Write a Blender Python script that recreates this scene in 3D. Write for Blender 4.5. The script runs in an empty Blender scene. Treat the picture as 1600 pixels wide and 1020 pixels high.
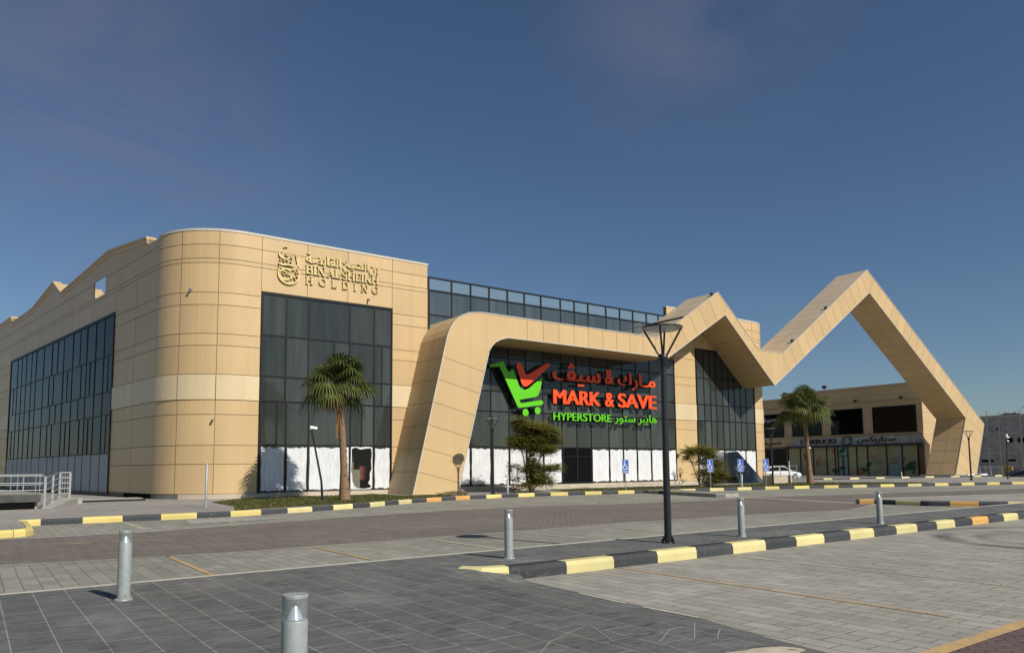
import bpy, bmesh, math, random
from mathutils import Vector, Matrix
R = random.Random(7)
sc = bpy.context.scene
COL = sc.collection

# ------------------------------------------------------------------ camera, sky, sun, exposure
cam = bpy.data.cameras.new('camera')
cam.sensor_width = 36.0
cam.lens = 36.0 * 1152.05 / 1600.0
cam.shift_y = (622.76 - 510.0) / 1600.0
cam.clip_start = 0.1
cam.clip_end = 3000.0
camo = bpy.data.objects.new('camera', cam)
COL.objects.link(camo)
cr = Vector((0.80760325, -0.58965969, -0.008857))
cu = Vector((-0.0470877, -0.07944806, 0.99572624))
cf = Vector((0.5878433, 0.80373469, 0.09192823))
cm = Matrix((cr, cu, -cf)).transposed().to_4x4()
cm.translation = Vector((0, 0, 1.63))
camo.matrix_world = cm
sc.camera = camo

SUN_EL = math.radians(38.8)
SUN_TO = Vector((0.19, -1.0, 0)).normalized() * math.cos(SUN_EL) + Vector((0, 0, math.sin(SUN_EL)))
SUN_STRENGTH = 4.7
SKY_STRENGTH = 0.058
sun = bpy.data.lights.new('sun', 'SUN')
sun.energy = SUN_STRENGTH
sun.angle = math.radians(0.5)
sun.color = (1.0, 0.94, 0.85)
suno = bpy.data.objects.new('sun', sun)
COL.objects.link(suno)
suno.rotation_euler = SUN_TO.to_track_quat('Z', 'Y').to_euler()
suno.location = (20, -20, 60)

w = bpy.data.worlds.new('World')
sc.world = w
w.use_nodes = True
wn = w.node_tree.nodes
wl = w.node_tree.links
bg = wn['Background']
bg.inputs['Strength'].default_value = SKY_STRENGTH
sky = wn.new('ShaderNodeTexSky')
sky.sky_type = 'NISHITA'
sky.sun_disc = False
sky.sun_elevation = SUN_EL
sky.sun_rotation = math.atan2(SUN_TO.x, SUN_TO.y)
sky.air_density = 1.0
sky.dust_density = 0.35
sky.ozone_density = 2.6
CLOUDS = (((0.08, 0.90, 0.43), 0.26, 0.7), ((0.12, 0.91, 0.39), 0.3, 0.6), ((0.66, 0.53, 0.53), 0.22, 0.5))
# thin cirrus: a soft noise over the sky direction
tc = wn.new('ShaderNodeTexCoord')
mp = wn.new('ShaderNodeMapping')
mp.inputs['Scale'].default_value = (1.3, 1.3, 3.0)
mp.inputs['Location'].default_value = (0.35, 0.2, 0.4)
nz = wn.new('ShaderNodeTexNoise')
nz.inputs['Scale'].default_value = 2.2
nz.inputs['Detail'].default_value = 7.0
nz.inputs['Roughness'].default_value = 0.6
nz.inputs['Distortion'].default_value = 0.5
rp = wn.new('ShaderNodeValToRGB')
rp.color_ramp.elements[0].position = 0.34
rp.color_ramp.elements[0].color = (0, 0, 0, 1)
rp.color_ramp.elements[1].position = 0.75
rp.color_ramp.elements[1].color = (1, 1, 1, 1)
mx = wn.new('ShaderNodeMix')
mx.data_type = 'RGBA'
mx.inputs[7].default_value = (3.5, 3.35, 4.5, 1)
wl.new(tc.outputs['Generated'], mp.inputs['Vector'])
wl.new(mp.outputs[0], nz.inputs['Vector'])
wl.new(nz.outputs['Fac'], rp.inputs[0])
# the wisps gather in two patches of the sky
acc = None
for d_, r_, amt in (CLOUDS):
    ds = wn.new('ShaderNodeVectorMath'); ds.operation = 'DISTANCE'; ds.inputs[1].default_value = d_
    wl.new(tc.outputs['Generated'], ds.inputs[0])
    mr = wn.new('ShaderNodeMapRange'); mr.interpolation_type = 'SMOOTHSTEP'
    mr.inputs[1].default_value = 0.0; mr.inputs[2].default_value = r_; mr.inputs[3].default_value = amt; mr.inputs[4].default_value = 0.0
    wl.new(ds.outputs['Value'], mr.inputs[0])
    if acc is None: acc = mr.outputs[0]
    else:
        ad = wn.new('ShaderNodeMath'); ad.operation = 'MAXIMUM'; wl.new(acc, ad.inputs[0]); wl.new(mr.outputs[0], ad.inputs[1]); acc = ad.outputs[0]
cm_ = wn.new('ShaderNodeMath'); cm_.operation = 'MULTIPLY'
wl.new(rp.outputs[0], cm_.inputs[0]); wl.new(acc, cm_.inputs[1]); wl.new(cm_.outputs[0], mx.inputs[0])
tint = wn.new('ShaderNodeVectorMath'); tint.operation = 'MULTIPLY'
tint.inputs[1].default_value = (0.92, 1.03, 1.14)
wl.new(sky.outputs[0], tint.inputs[0])
wl.new(tint.outputs[0], mx.inputs[6])
wl.new(mx.outputs[2], bg.inputs['Color'])

vs = sc.view_settings
vs.view_transform = 'Standard'
vs.look = 'None'
vs.gamma = 1.0
vs.use_curve_mapping = False
vs.exposure = 0.0
sc.cycles.max_bounces = 6
sc.cycles.diffuse_bounces = 3
sc.cycles.glossy_bounces = 3
sc.cycles.transparent_max_bounces = 12
sc.cycles.use_denoising = True

# ------------------------------------------------------------------ materials
class NT:
    def __init__(s, name):
        s.m = bpy.data.materials.new(name)
        s.m.use_nodes = True
        s.t = s.m.node_tree
        s.b = s.t.nodes['Principled BSDF']
        s.out = s.t.nodes['Material Output']
    def n(s, typ, **kw):
        o = s.t.nodes.new(typ)
        for k, v in kw.items():
            if k in o.inputs:
                o.inputs[k].default_value = v
            else:
                setattr(o, k, v)
        return o
    def l(s, a, b):
        s.t.links.new(a, b)
    def coords(s, scale=(1, 1, 1), rot=(0, 0, 0), loc=(0, 0, 0)):
        g = s.n('ShaderNodeNewGeometry')
        m = s.n('ShaderNodeMapping')
        m.inputs['Scale'].default_value = scale
        m.inputs['Rotation'].default_value = rot
        m.inputs['Location'].default_value = loc
        s.l(g.outputs['Position'], m.inputs['Vector'])
        return m.outputs[0]
    def noise(s, vec, scale, detail=4, rough=0.55, dist=0.0):
        n = s.n('ShaderNodeTexNoise', Scale=scale, Detail=detail, Roughness=rough, Distortion=dist)
        s.l(vec, n.inputs['Vector'])
        return n.outputs['Fac']
    def rng(s, fac, a, b, lo, hi):
        r = s.n('ShaderNodeMapRange')
        r.inputs[1].default_value = a; r.inputs[2].default_value = b
        r.inputs[3].default_value = lo; r.inputs[4].default_value = hi
        s.l(fac, r.inputs[0])
        return r.outputs[0]
    def mul(s, a, b):
        m = s.n('ShaderNodeMath', operation='MULTIPLY')
        for i, v in enumerate((a, b)):
            if isinstance(v, (int, float)): m.inputs[i].default_value = v
            else: s.l(v, m.inputs[i])
        return m.outputs[0]
    def mix(s, fac, a, b, blend='MIX'):
        m = s.n('ShaderNodeMix', data_type='RGBA', blend_type=blend)
        for i, v in ((0, fac), (6, a), (7, b)):
            if isinstance(v, (int, float)): m.inputs[i].default_value = v
            elif isinstance(v, tuple): m.inputs[i].default_value = (*v, 1)
            else: s.l(v, m.inputs[i])
        return m.outputs[2]
    def scale(s, col, fac):
        v = s.n('ShaderNodeVectorMath', operation='SCALE')
        if isinstance(col, tuple): v.inputs[0].default_value = col
        else: s.l(col, v.inputs[0])
        if isinstance(fac, (int, float)): v.inputs['Scale'].default_value = fac
        else: s.l(fac, v.inputs['Scale'])
        return v.outputs[0]
    def tone(s, lo, hi):
        a = s.n('ShaderNodeAttribute', attribute_name='tone')
        return s.rng(a.outputs['Fac'], 0, 1, lo, hi)
    def bump(s, h, strength=0.3, dist=0.01):
        b = s.n('ShaderNodeBump', Strength=strength, Distance=dist)
        s.l(h, b.inputs['Height'])
        s.l(b.outputs[0], s.b.inputs['Normal'])
    def col(s, c):
        if isinstance(c, tuple): s.b.inputs['Base Color'].default_value = (*c, 1)
        else: s.l(c, s.b.inputs['Base Color'])
    def set(s, rough=None, metal=None, spec=None, **kw):
        if rough is not None: s.b.inputs['Roughness'].default_value = rough
        if metal is not None: s.b.inputs['Metallic'].default_value = metal
        if spec is not None: s.b.inputs['Specular IOR Level'].default_value = spec
        for k, v in kw.items(): s.b.inputs[k].default_value = v
        return s

def simple(name, c, rough=0.6, metal=0.0, spec=0.5, var=0.15, scale=6.0):
    t = NT(name); t.set(rough, metal, spec)
    v = t.coords()
    f = t.noise(v, scale)
    t.col(t.scale(c, t.rng(f, 0.25, 0.75, 1 - var, 1 + var)))
    return t.m

def panel_mat(name, c, var=0.05, rough=0.42):
    t = NT(name); t.set(rough, 0.0, 0.4)
    big = t.noise(t.coords((0.25, 0.25, 0.25)), 1.0, 3)
    streak = t.noise(t.coords((2.2, 2.2, 0.12)), 1.0, 5, 0.7)
    fine = t.noise(t.coords(), 30.0, 3)
    k = t.mul(t.tone(1 - var, 1 + var), t.rng(big, 0.3, 0.7, 0.96, 1.04))
    k = t.mul(k, t.rng(streak, 0.35, 0.75, 1.03, 0.93))
    k = t.mul(k, t.rng(fine, 0.3, 0.7, 0.985, 1.015))
    t.col(t.scale(c, k))
    return t.m

M = {}
M['panel'] = panel_mat('tan_metal_panel', (0.575, 0.408, 0.208))
M['band'] = panel_mat('cream_metal_panel', (0.665, 0.53, 0.325))
M['plinth'] = panel_mat('beige_stone_plinth', (0.50, 0.42, 0.32), 0.06, 0.8)
M['joint'] = simple('dark_panel_joint', (0.24, 0.17, 0.10), 0.9)
M['coping'] = simple('pale_metal_coping', (0.56, 0.52, 0.44), 0.4, 0.0, 0.4, 0.12)
M['roof'] = simple('roof_membrane', (0.30, 0.28, 0.25), 0.9)
M['frame'] = simple('dark_aluminium_frame', (0.011, 0.011, 0.012), 0.5, 0.0, 0.25)
M['black'] = simple('black_painted_steel', (0.014, 0.016, 0.018), 0.38, 0.0, 0.5, 0.2)
M['blackface'] = simple('black_letter_return', (0.008, 0.008, 0.009), 0.5)
M['dark'] = simple('dark_interior', (0.006, 0.006, 0.0065), 0.9, 0, 0.05)
M['trim'] = simple('aluminium_edge_trim', (0.62, 0.58, 0.50), 0.35, 0.2)

def glass_mat(name, base, refl, rough=0.03, var=0.35, streak=0.5, soil=0.03):
    t = NT(name); t.set(rough, 0.0, 0.5)
    t.b.inputs['IOR'].default_value = refl
    v = t.coords((1.3, 1.3, 0.10))
    f = t.noise(v, 1.6, 4, 0.65)
    k = t.mul(t.tone(1 - var, 1 + var), t.rng(f, 0.35, 0.7, 1 - streak, 1 + streak))
    t.col(t.scale(base, k))
    wv = t.noise(t.coords((0.5, 0.5, 0.35)), 1.0, 2)
    t.bump(wv, 0.10, 0.05)
    return t.m
M['glass'] = glass_mat('dark_tinted_glass', (0.046, 0.053, 0.047), 1.50, var=0.28, streak=0.22)
M['glass_top'] = glass_mat('grey_blue_glass', (0.060, 0.080, 0.088), 1.75, var=0.2, streak=0.2)
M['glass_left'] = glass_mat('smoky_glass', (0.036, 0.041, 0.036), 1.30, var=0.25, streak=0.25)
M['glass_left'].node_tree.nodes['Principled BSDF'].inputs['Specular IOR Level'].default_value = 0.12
M['shopglass'] = glass_mat('black_window_glass', (0.004, 0.004, 0.005), 1.3)

def clear_glass(name, tint, amount):
    t = NT(name); t.set(0.03, 0.0, 0.5)
    t.col(tint)
    tr = t.n('ShaderNodeBsdfTransparent')
    tr.inputs[0].default_value = (0.80, 0.90, 0.93, 1)
    mxs = t.n('ShaderNodeMixShader'); mxs.inputs[0].default_value = amount
    t.l(tr.outputs[0], mxs.inputs[1]); t.l(t.b.outputs[0], mxs.inputs[2])
    t.l(mxs.outputs[0], t.out.inputs['Surface'])
    return t.m
M['balustrade'] = clear_glass('pale_parapet_glass', (0.22, 0.30, 0.33), 0.45)
M['clear'] = clear_glass('clear_glass', (0.10, 0.11, 0.11), 0.14)
M['lens'] = clear_glass('clear_acrylic_lens', (0.45, 0.45, 0.42), 0.30)

def whitewash():
    t = NT('white_brushed_paint'); t.set(0.85, 0, 0.2)
    f = t.noise(t.coords((5.0, 5.0, 0.7)), 2.0, 6, 0.7, 0.15)
    f2 = t.noise(t.coords(), 1.2, 3)
    k = t.mul(t.rng(f, 0.34, 0.62, 0.82, 1.04), t.rng(f2, 0.3, 0.7, 0.94, 1.03))
    t.col(t.scale((0.73, 0.74, 0.74), k))
    return t.m
M['wash'] = whitewash()
M['board'] = simple('grey_window_film', (0.28, 0.31, 0.34), 0.5, 0, 0.4, 0.12, 2.0)

def paving(name, width, row, rot, c1, c2, mortar, msize, bumpy=0.25, big=0.18, dirt=0.25, streak=None, tyre=False):
    t = NT(name); t.set(0.82, 0, 0.25)
    v = t.coords(rot=(0, 0, rot))
    b = t.n('ShaderNodeTexBrick', offset=0.5, squash=1.0)
    b.inputs['Scale'].default_value = 1.0
    b.inputs['Brick Width'].default_value = width
    b.inputs['Row Height'].default_value = row
    b.inputs['Mortar Size'].default_value = msize
    b.inputs['Mortar Smooth'].default_value = 0.2
    b.inputs['Bias'].default_value = 0.0
    b.inputs['Color1'].default_value = (*c1, 1)
    b.inputs['Color2'].default_value = (*c2, 1)
    b.inputs['Mortar'].default_value = (*mortar, 1)
    t.l(v, b.inputs['Vector'])
    c = b.outputs['Color']
    f1 = t.noise(t.coords(), 0.22, 5, 0.6)
    f2 = t.noise(t.coords(), 2.4, 5, 0.65)
    f3 = t.noise(t.coords(), 45.0, 4, 0.6)
    c = t.scale(c, t.rng(f1, 0.3, 0.7, 1 - big, 1 + big))
    c = t.scale(c, t.rng(f2, 0.3, 0.72, 1 - dirt * 0.6, 1 + dirt * 0.6))
    c = t.scale(c, t.rng(f3, 0.3, 0.7, 0.88, 1.12))
    if streak:
        f4 = t.noise(t.coords(streak, (0, 0, 0.2)), 2.0, 6, 0.7, 1.2)
        c = t.scale(c, t.rng(f4, 0.33, 0.52, 0.50, 1.08))
        f5 = t.noise(t.coords((1, 1, 1), (0, 0, 0), (9, 3, 0)), 0.55, 5, 0.6)
        c = t.mix(t.rng(f5, 0.56, 0.75, 0.0, 0.35), c, (0.33, 0.32, 0.30))
    sp = t.noise(t.coords(loc=(31, 7, 2)), 1.1, 5, 0.55)     # old oil and water stains
    c = t.mix(t.rng(sp, 0.62, 0.74, 0.0, 0.38), c, (0.07, 0.068, 0.062))
    sn = t.noise(t.coords(loc=(3, 47, 2)), 0.35, 6, 0.7)     # blown sand
    c = t.mix(t.rng(sn, 0.55, 0.78, 0.0, 0.30), c, (0.36, 0.315, 0.245))
    if tyre:   # worn rubber rings where cars turn
        g = t.n('ShaderNodeNewGeometry')
        for (x, y, r0, wd, amt) in ((20.6, 6.6, 2.3, 0.22, 0.7), (20.9, 6.7, 1.6, 0.2, 0.55), (21.8, 6.6, 2.9, 0.25, 0.6), (21.2, 6.2, 1.0, 0.2, 0.5)):
            d = t.n('ShaderNodeVectorMath', operation='DISTANCE')
            d.inputs[1].default_value = (x, y, -0.2)
            t.l(g.outputs['Position'], d.inputs[0])
            s1 = t.n('ShaderNodeMath', operation='SUBTRACT'); t.l(d.outputs['Value'], s1.inputs[0]); s1.inputs[1].default_value = r0
            ab = t.n('ShaderNodeMath', operation='ABSOLUTE'); t.l(s1.outputs[0], ab.inputs[0])
            k = t.rng(ab.outputs[0], wd * 0.4, wd * 1.6, 1.0, 0.0)
            nn = t.rng(t.noise(t.coords(loc=(x, r0, 0)), 0.6, 3), 0.4, 0.6, 0.0, 1.0)
            k = t.mul(t.mul(k, nn), amt)
            c = t.mix(k, c, (0.05, 0.05, 0.055))
    t.col(c)
    h = t.mix(0.35, b.outputs['Fac'], f3)
    inv = t.n('ShaderNodeMath', operation='SUBTRACT'); inv.inputs[0].default_value = 1.0
    t.l(b.outputs['Fac'], inv.inputs[1])
    hh = t.n('ShaderNodeMath', operation='ADD'); t.l(inv.outputs[0], hh.inputs[0]); t.l(t.mul(f3, 0.5), hh.inputs[1])
    t.bump(hh.outputs[0], bumpy, 0.006)
    return t.m
H = math.pi / 2
M['plaza'] = paving('slate_grey_slabs', 0.74, 0.37, H, (0.112, 0.115, 0.108), (0.140, 0.142, 0.133), (0.29, 0.28, 0.25), 0.006, 0.2, 0.10, 0.22, streak=(1.3, 6.5, 1))
M['lot'] = paving('grey_block_paving', 0.50, 0.25, H, (0.285, 0.27, 0.225), (0.36, 0.34, 0.288), (0.16, 0.15, 0.13), 0.010, 0.3, 0.12, 0.18, tyre=True)
M['lot_far'] = paving('grey_block_paving_worn', 0.50, 0.25, H, (0.238, 0.232, 0.190), (0.298, 0.290, 0.240), (0.155, 0.148, 0.12), 0.010, 0.3, 0.14, 0.25)
M['road'] = paving('brown_block_paving', 0.40, 0.26, math.radians(40), (0.136, 0.114, 0.097), (0.172, 0.145, 0.124), (0.23, 0.205, 0.18), 0.016, 0.3, 0.14, 0.2)
M['road_near'] = paving('red_brown_block_paving', 0.24, 0.12, math.radians(52), (0.125, 0.085, 0.078), (0.165, 0.115, 0.105), (0.05, 0.04, 0.038), 0.008, 0.4, 0.1, 0.2)
M['walk'] = paving('pale_footway_paving', 0.4, 0.4, 0, (0.27, 0.255, 0.225), (0.32, 0.30, 0.265), (0.20, 0.19, 0.17), 0.008, 0.2, 0.15, 0.25)
M['soil'] = simple('sandy_ground', (0.30, 0.25, 0.19), 0.95, 0, 0.2, 0.25, 0.4)
M['concrete'] = simple('grey_concrete', (0.33, 0.315, 0.28), 0.9, 0, 0.2, 0.22, 2.5)
M['dark_concrete'] = simple('stained_concrete', (0.17, 0.165, 0.15), 0.9, 0, 0.2, 0.3, 3.0)
M['sand'] = simple('pale_sand', (0.50, 0.43, 0.32), 0.95, 0, 0.2, 0.2, 12)

def paint(name, c, wear=0.5, under=(0.24, 0.23, 0.21), sc_=9.0):
    t = NT(name); t.set(0.75, 0, 0.3)
    f = t.noise(t.coords(), sc_, 6, 0.7)
    f2 = t.noise(t.coords(), 1.4, 3)
    k = t.rng(f, 0.62 - 0.2 * wear, 0.78 - 0.2 * wear, 0.0, 0.85 if wear > 0.3 else 0.6)
    cc = t.scale(c, t.mul(t.tone(0.86, 1.1), t.rng(f2, 0.3, 0.7, 0.9, 1.08)))
    t.col(t.mix(k, cc, under))
    return t.m
M['k_yellow'] = paint('yellow_kerb_paint', (0.64, 0.52, 0.18), 0.30, (0.52, 0.46, 0.32))
M['k_pale'] = paint('pale_yellow_kerb_paint', (0.62, 0.55, 0.26), 0.30, (0.55, 0.50, 0.36))
M['k_orange'] = paint('orange_kerb_paint', (0.66, 0.36, 0.11), 0.30, (0.5, 0.42, 0.3))
M['k_black'] = paint('black_kerb_paint', (0.050, 0.054, 0.058), 0.30, (0.15, 0.15, 0.15))
M['l_cream'] = paint('worn_cream_line', (0.55, 0.49, 0.36), 0.5)
M['l_orange'] = paint('worn_orange_line', (0.50, 0.33, 0.14), 0.65)
M['l_white'] = paint('pale_stone_edging', (0.50, 0.47, 0.39), 0.35)

def galv(name, c, rough=0.42, metal=0.75):
    t = NT(name); t.set(rough, metal, 0.5)
    f = t.noise(t.coords(), 14.0, 5, 0.7)
    f2 = t.noise(t.coords((1, 1, 0.2)), 9.0, 4)
    t.col(t.scale(c, t.mul(t.rng(f, 0.3, 0.7, 0.86, 1.1), t.rng(f2, 0.3, 0.7, 0.92, 1.06))))
    t.l(t.rng(f, 0.3, 0.7, rough - 0.08, rough + 0.12), t.b.inputs['Roughness'])
    return t.m
M['galv'] = galv('galvanised_steel', (0.36, 0.37, 0.365), 0.5, 0.45)
M['bollard'] = galv('grey_painted_aluminium', (0.33, 0.36, 0.35), 0.5, 0.15)
M['mirror'] = simple('polished_reflector', (0.9, 0.9, 0.9), 0.25, 0.35, 0.5, 0.02)
M['lampdisc'] = simple('pale_lamp_disc', (0.55, 0.56, 0.56), 0.35, 0.3)

def sign_col(name, c, rough=0.45):
    return simple(name, c, rough, 0, 0.4, 0.05, 3)
M['s_green'] = sign_col('green_sign_face', (0.12, 0.56, 0.012))
M['s_red'] = sign_col('red_sign_face', (0.92, 0.085, 0.014))
M['s_gold'] = simple('gold_letter_metal', (0.70, 0.55, 0.22), 0.35, 0.3, 0.5, 0.12, 8)
M['s_gold_side'] = simple('gold_letter_return', (0.26, 0.19, 0.08), 0.5, 0.2)
M['s_blue'] = sign_col('blue_sign_face', (0.02, 0.13, 0.52))
M['s_white'] = sign_col('white_sign_face', (0.8, 0.8, 0.8))
M['s_black'] = sign_col('black_sign_letters', (0.012, 0.012, 0.012))
M['s_dkgreen'] = sign_col('dark_green_sign_face', (0.01, 0.075, 0.045))
M['s_brown'] = sign_col('brown_sign_letters', (0.09, 0.05, 0.02))

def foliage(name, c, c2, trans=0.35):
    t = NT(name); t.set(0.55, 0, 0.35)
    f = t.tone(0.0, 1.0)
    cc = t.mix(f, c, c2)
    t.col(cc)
    tl = t.n('ShaderNodeBsdfTranslucent')
    t.l(t.scale(cc, 1.4), tl.inputs[0])
    mxs = t.n('ShaderNodeMixShader'); mxs.inputs[0].default_value = trans
    t.l(t.b.outputs[0], mxs.inputs[1]); t.l(tl.outputs[0], mxs.inputs[2])
    t.l(mxs.outputs[0], t.out.inputs['Surface'])
    return t.m
M['palm'] = foliage('palm_leaf', (0.030, 0.055, 0.010), (0.165, 0.185, 0.045), 0.3)
M['palm_dead'] = foliage('dry_palm_leaf', (0.16, 0.075, 0.022), (0.30, 0.17, 0.06), 0.2)
M['leaf_olive'] = foliage('olive_leaf', (0.095, 0.10, 0.018), (0.30, 0.275, 0.06), 0.5)
M['leaf_dark'] = foliage('dark_leaf', (0.035, 0.05, 0.016), (0.11, 0.125, 0.045), 0.3)
M['flower'] = foliage('pink_flower', (0.30, 0.08, 0.18), (0.45, 0.2, 0.3), 0.3)
M['grass'] = foliage('short_grass', (0.055, 0.068, 0.014), (0.150, 0.145, 0.040), 0.25)

def bark(name, c, c2, rings):
    t = NT(name); t.set(0.9, 0, 0.2)
    wv = t.n('ShaderNodeTexWave', wave_type='BANDS', bands_direction='Z')
    wv.inputs['Scale'].default_value = rings
    wv.inputs['Distortion'].default_value = 2.5
    wv.inputs['Detail'].default_value = 3
    t.l(t.coords(), wv.inputs['Vector'])
    f = t.noise(t.coords((1, 1, 0.3)), 9.0, 5, 0.7)
    c_ = t.mix(t.rng(f, 0.3, 0.7, 0, 1), c, c2)
    t.col(t.scale(c_, t.rng(wv.outputs['Fac'], 0, 1, 0.7, 1.1)))
    t.bump(wv.outputs['Fac'], 0.4, 0.03)
    return t.m
M['palm_trunk'] = bark('palm_bark', (0.22, 0.135, 0.075), (0.32, 0.21, 0.13), 3.2)
M['bark'] = bark('shrub_bark', (0.10, 0.08, 0.06), (0.20, 0.165, 0.13), 1.5)

M['car_white'] = simple('white_car_paint', (0.78, 0.78, 0.78), 0.2, 0, 0.5, 0.02)
M['car_black'] = simple('black_car_paint', (0.012, 0.012, 0.014), 0.18, 0, 0.5, 0.1)
M['tyre'] = simple('black_rubber', (0.012, 0.012, 0.012), 0.85)
M['cafe'] = panel_mat('tan_shop_cladding', (0.56, 0.41, 0.225), 0.04, 0.55)
M['signband'] = simple('grey_sign_board', (0.40, 0.385, 0.35), 0.6, 0, 0.3, 0.35, 1.6)
M['vinyl'] = simple('olive_window_film', (0.40, 0.385, 0.20), 0.5, 0, 0.4, 0.14, 0.9)
M['vinyl_blue'] = simple('pale_blue_window_film', (0.30, 0.40, 0.36), 0.5, 0, 0.4, 0.12, 0.9)
M['vleaf'] = simple('printed_green_leaf', (0.012, 0.085, 0.045), 0.5)
M['vflower'] = simple('printed_orange_flower', (0.50, 0.16, 0.05), 0.5)
M['vtext'] = simple('printed_text', (0.13, 0.125, 0.06), 0.6)
def blockwork():
    t = NT('grey_blockwork'); t.set(0.95, 0, 0.1)
    g = t.n('ShaderNodeNewGeometry')
    sp = t.n('ShaderNodeSeparateXYZ'); t.l(g.outputs['Position'], sp.inputs[0])
    cb = t.n('ShaderNodeCombineXYZ'); t.l(sp.outputs['Y'], cb.inputs[0]); t.l(sp.outputs['Z'], cb.inputs[1])
    b = t.n('ShaderNodeTexBrick')
    b.inputs['Scale'].default_value = 1.0
    b.inputs['Brick Width'].default_value = 0.4; b.inputs['Row Height'].default_value = 0.2
    b.inputs['Mortar Size'].default_value = 0.02
    b.inputs['Color1'].default_value = (0.27, 0.265, 0.245, 1); b.inputs['Color2'].default_value = (0.37, 0.36, 0.335, 1)
    b.inputs['Mortar'].default_value = (0.34, 0.33, 0.31, 1)
    t.l(cb.outputs[0], b.inputs['Vector'])
    f = t.noise(t.coords(), 0.5, 5, 0.7)
    t.col(t.scale(b.outputs['Color'], t.rng(f, 0.3, 0.7, 0.75, 1.25)))
    return t.m
M['block'] = blockwork()
def corrugated(name, c):
    t = NT(name); t.set(0.5, 0.3, 0.4)
    f = t.noise(t.coords((1, 1, 0.15)), 1.6, 4, 0.6)
    wv = t.n('ShaderNodeTexWave', wave_type='BANDS', bands_direction='Y'); wv.inputs['Scale'].default_value = 1.6
    t.l(t.coords(), wv.inputs['Vector'])
    t.col(t.scale(c, t.mul(t.rng(f, 0.35, 0.65, 0.6, 1.3), t.rng(wv.outputs['Fac'], 0, 1, 0.8, 1.1))))
    return t.m
M['corr'] = corrugated('corrugated_sheet', (0.42, 0.43, 0.43))
M['corr_yellow'] = corrugated('yellow_sheet', (0.50, 0.36, 0.10))
M['hoard'] = simple('purple_hoarding', (0.14, 0.008, 0.085), 0.5, 0, 0.3, 0.1)
M['carton'] = simple('brown_carton', (0.34, 0.27, 0.18), 0.85, 0, 0.2, 0.15, 3)
M['carton_red'] = simple('red_carton', (0.32, 0.05, 0.035), 0.7)
M['stone'] = paving('cream_step_stone', 0.6, 0.15, 0, (0.42, 0.37, 0.29), (0.52, 0.46, 0.37), (0.3, 0.27, 0.22), 0.012, 0.2, 0.12, 0.2)

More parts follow.
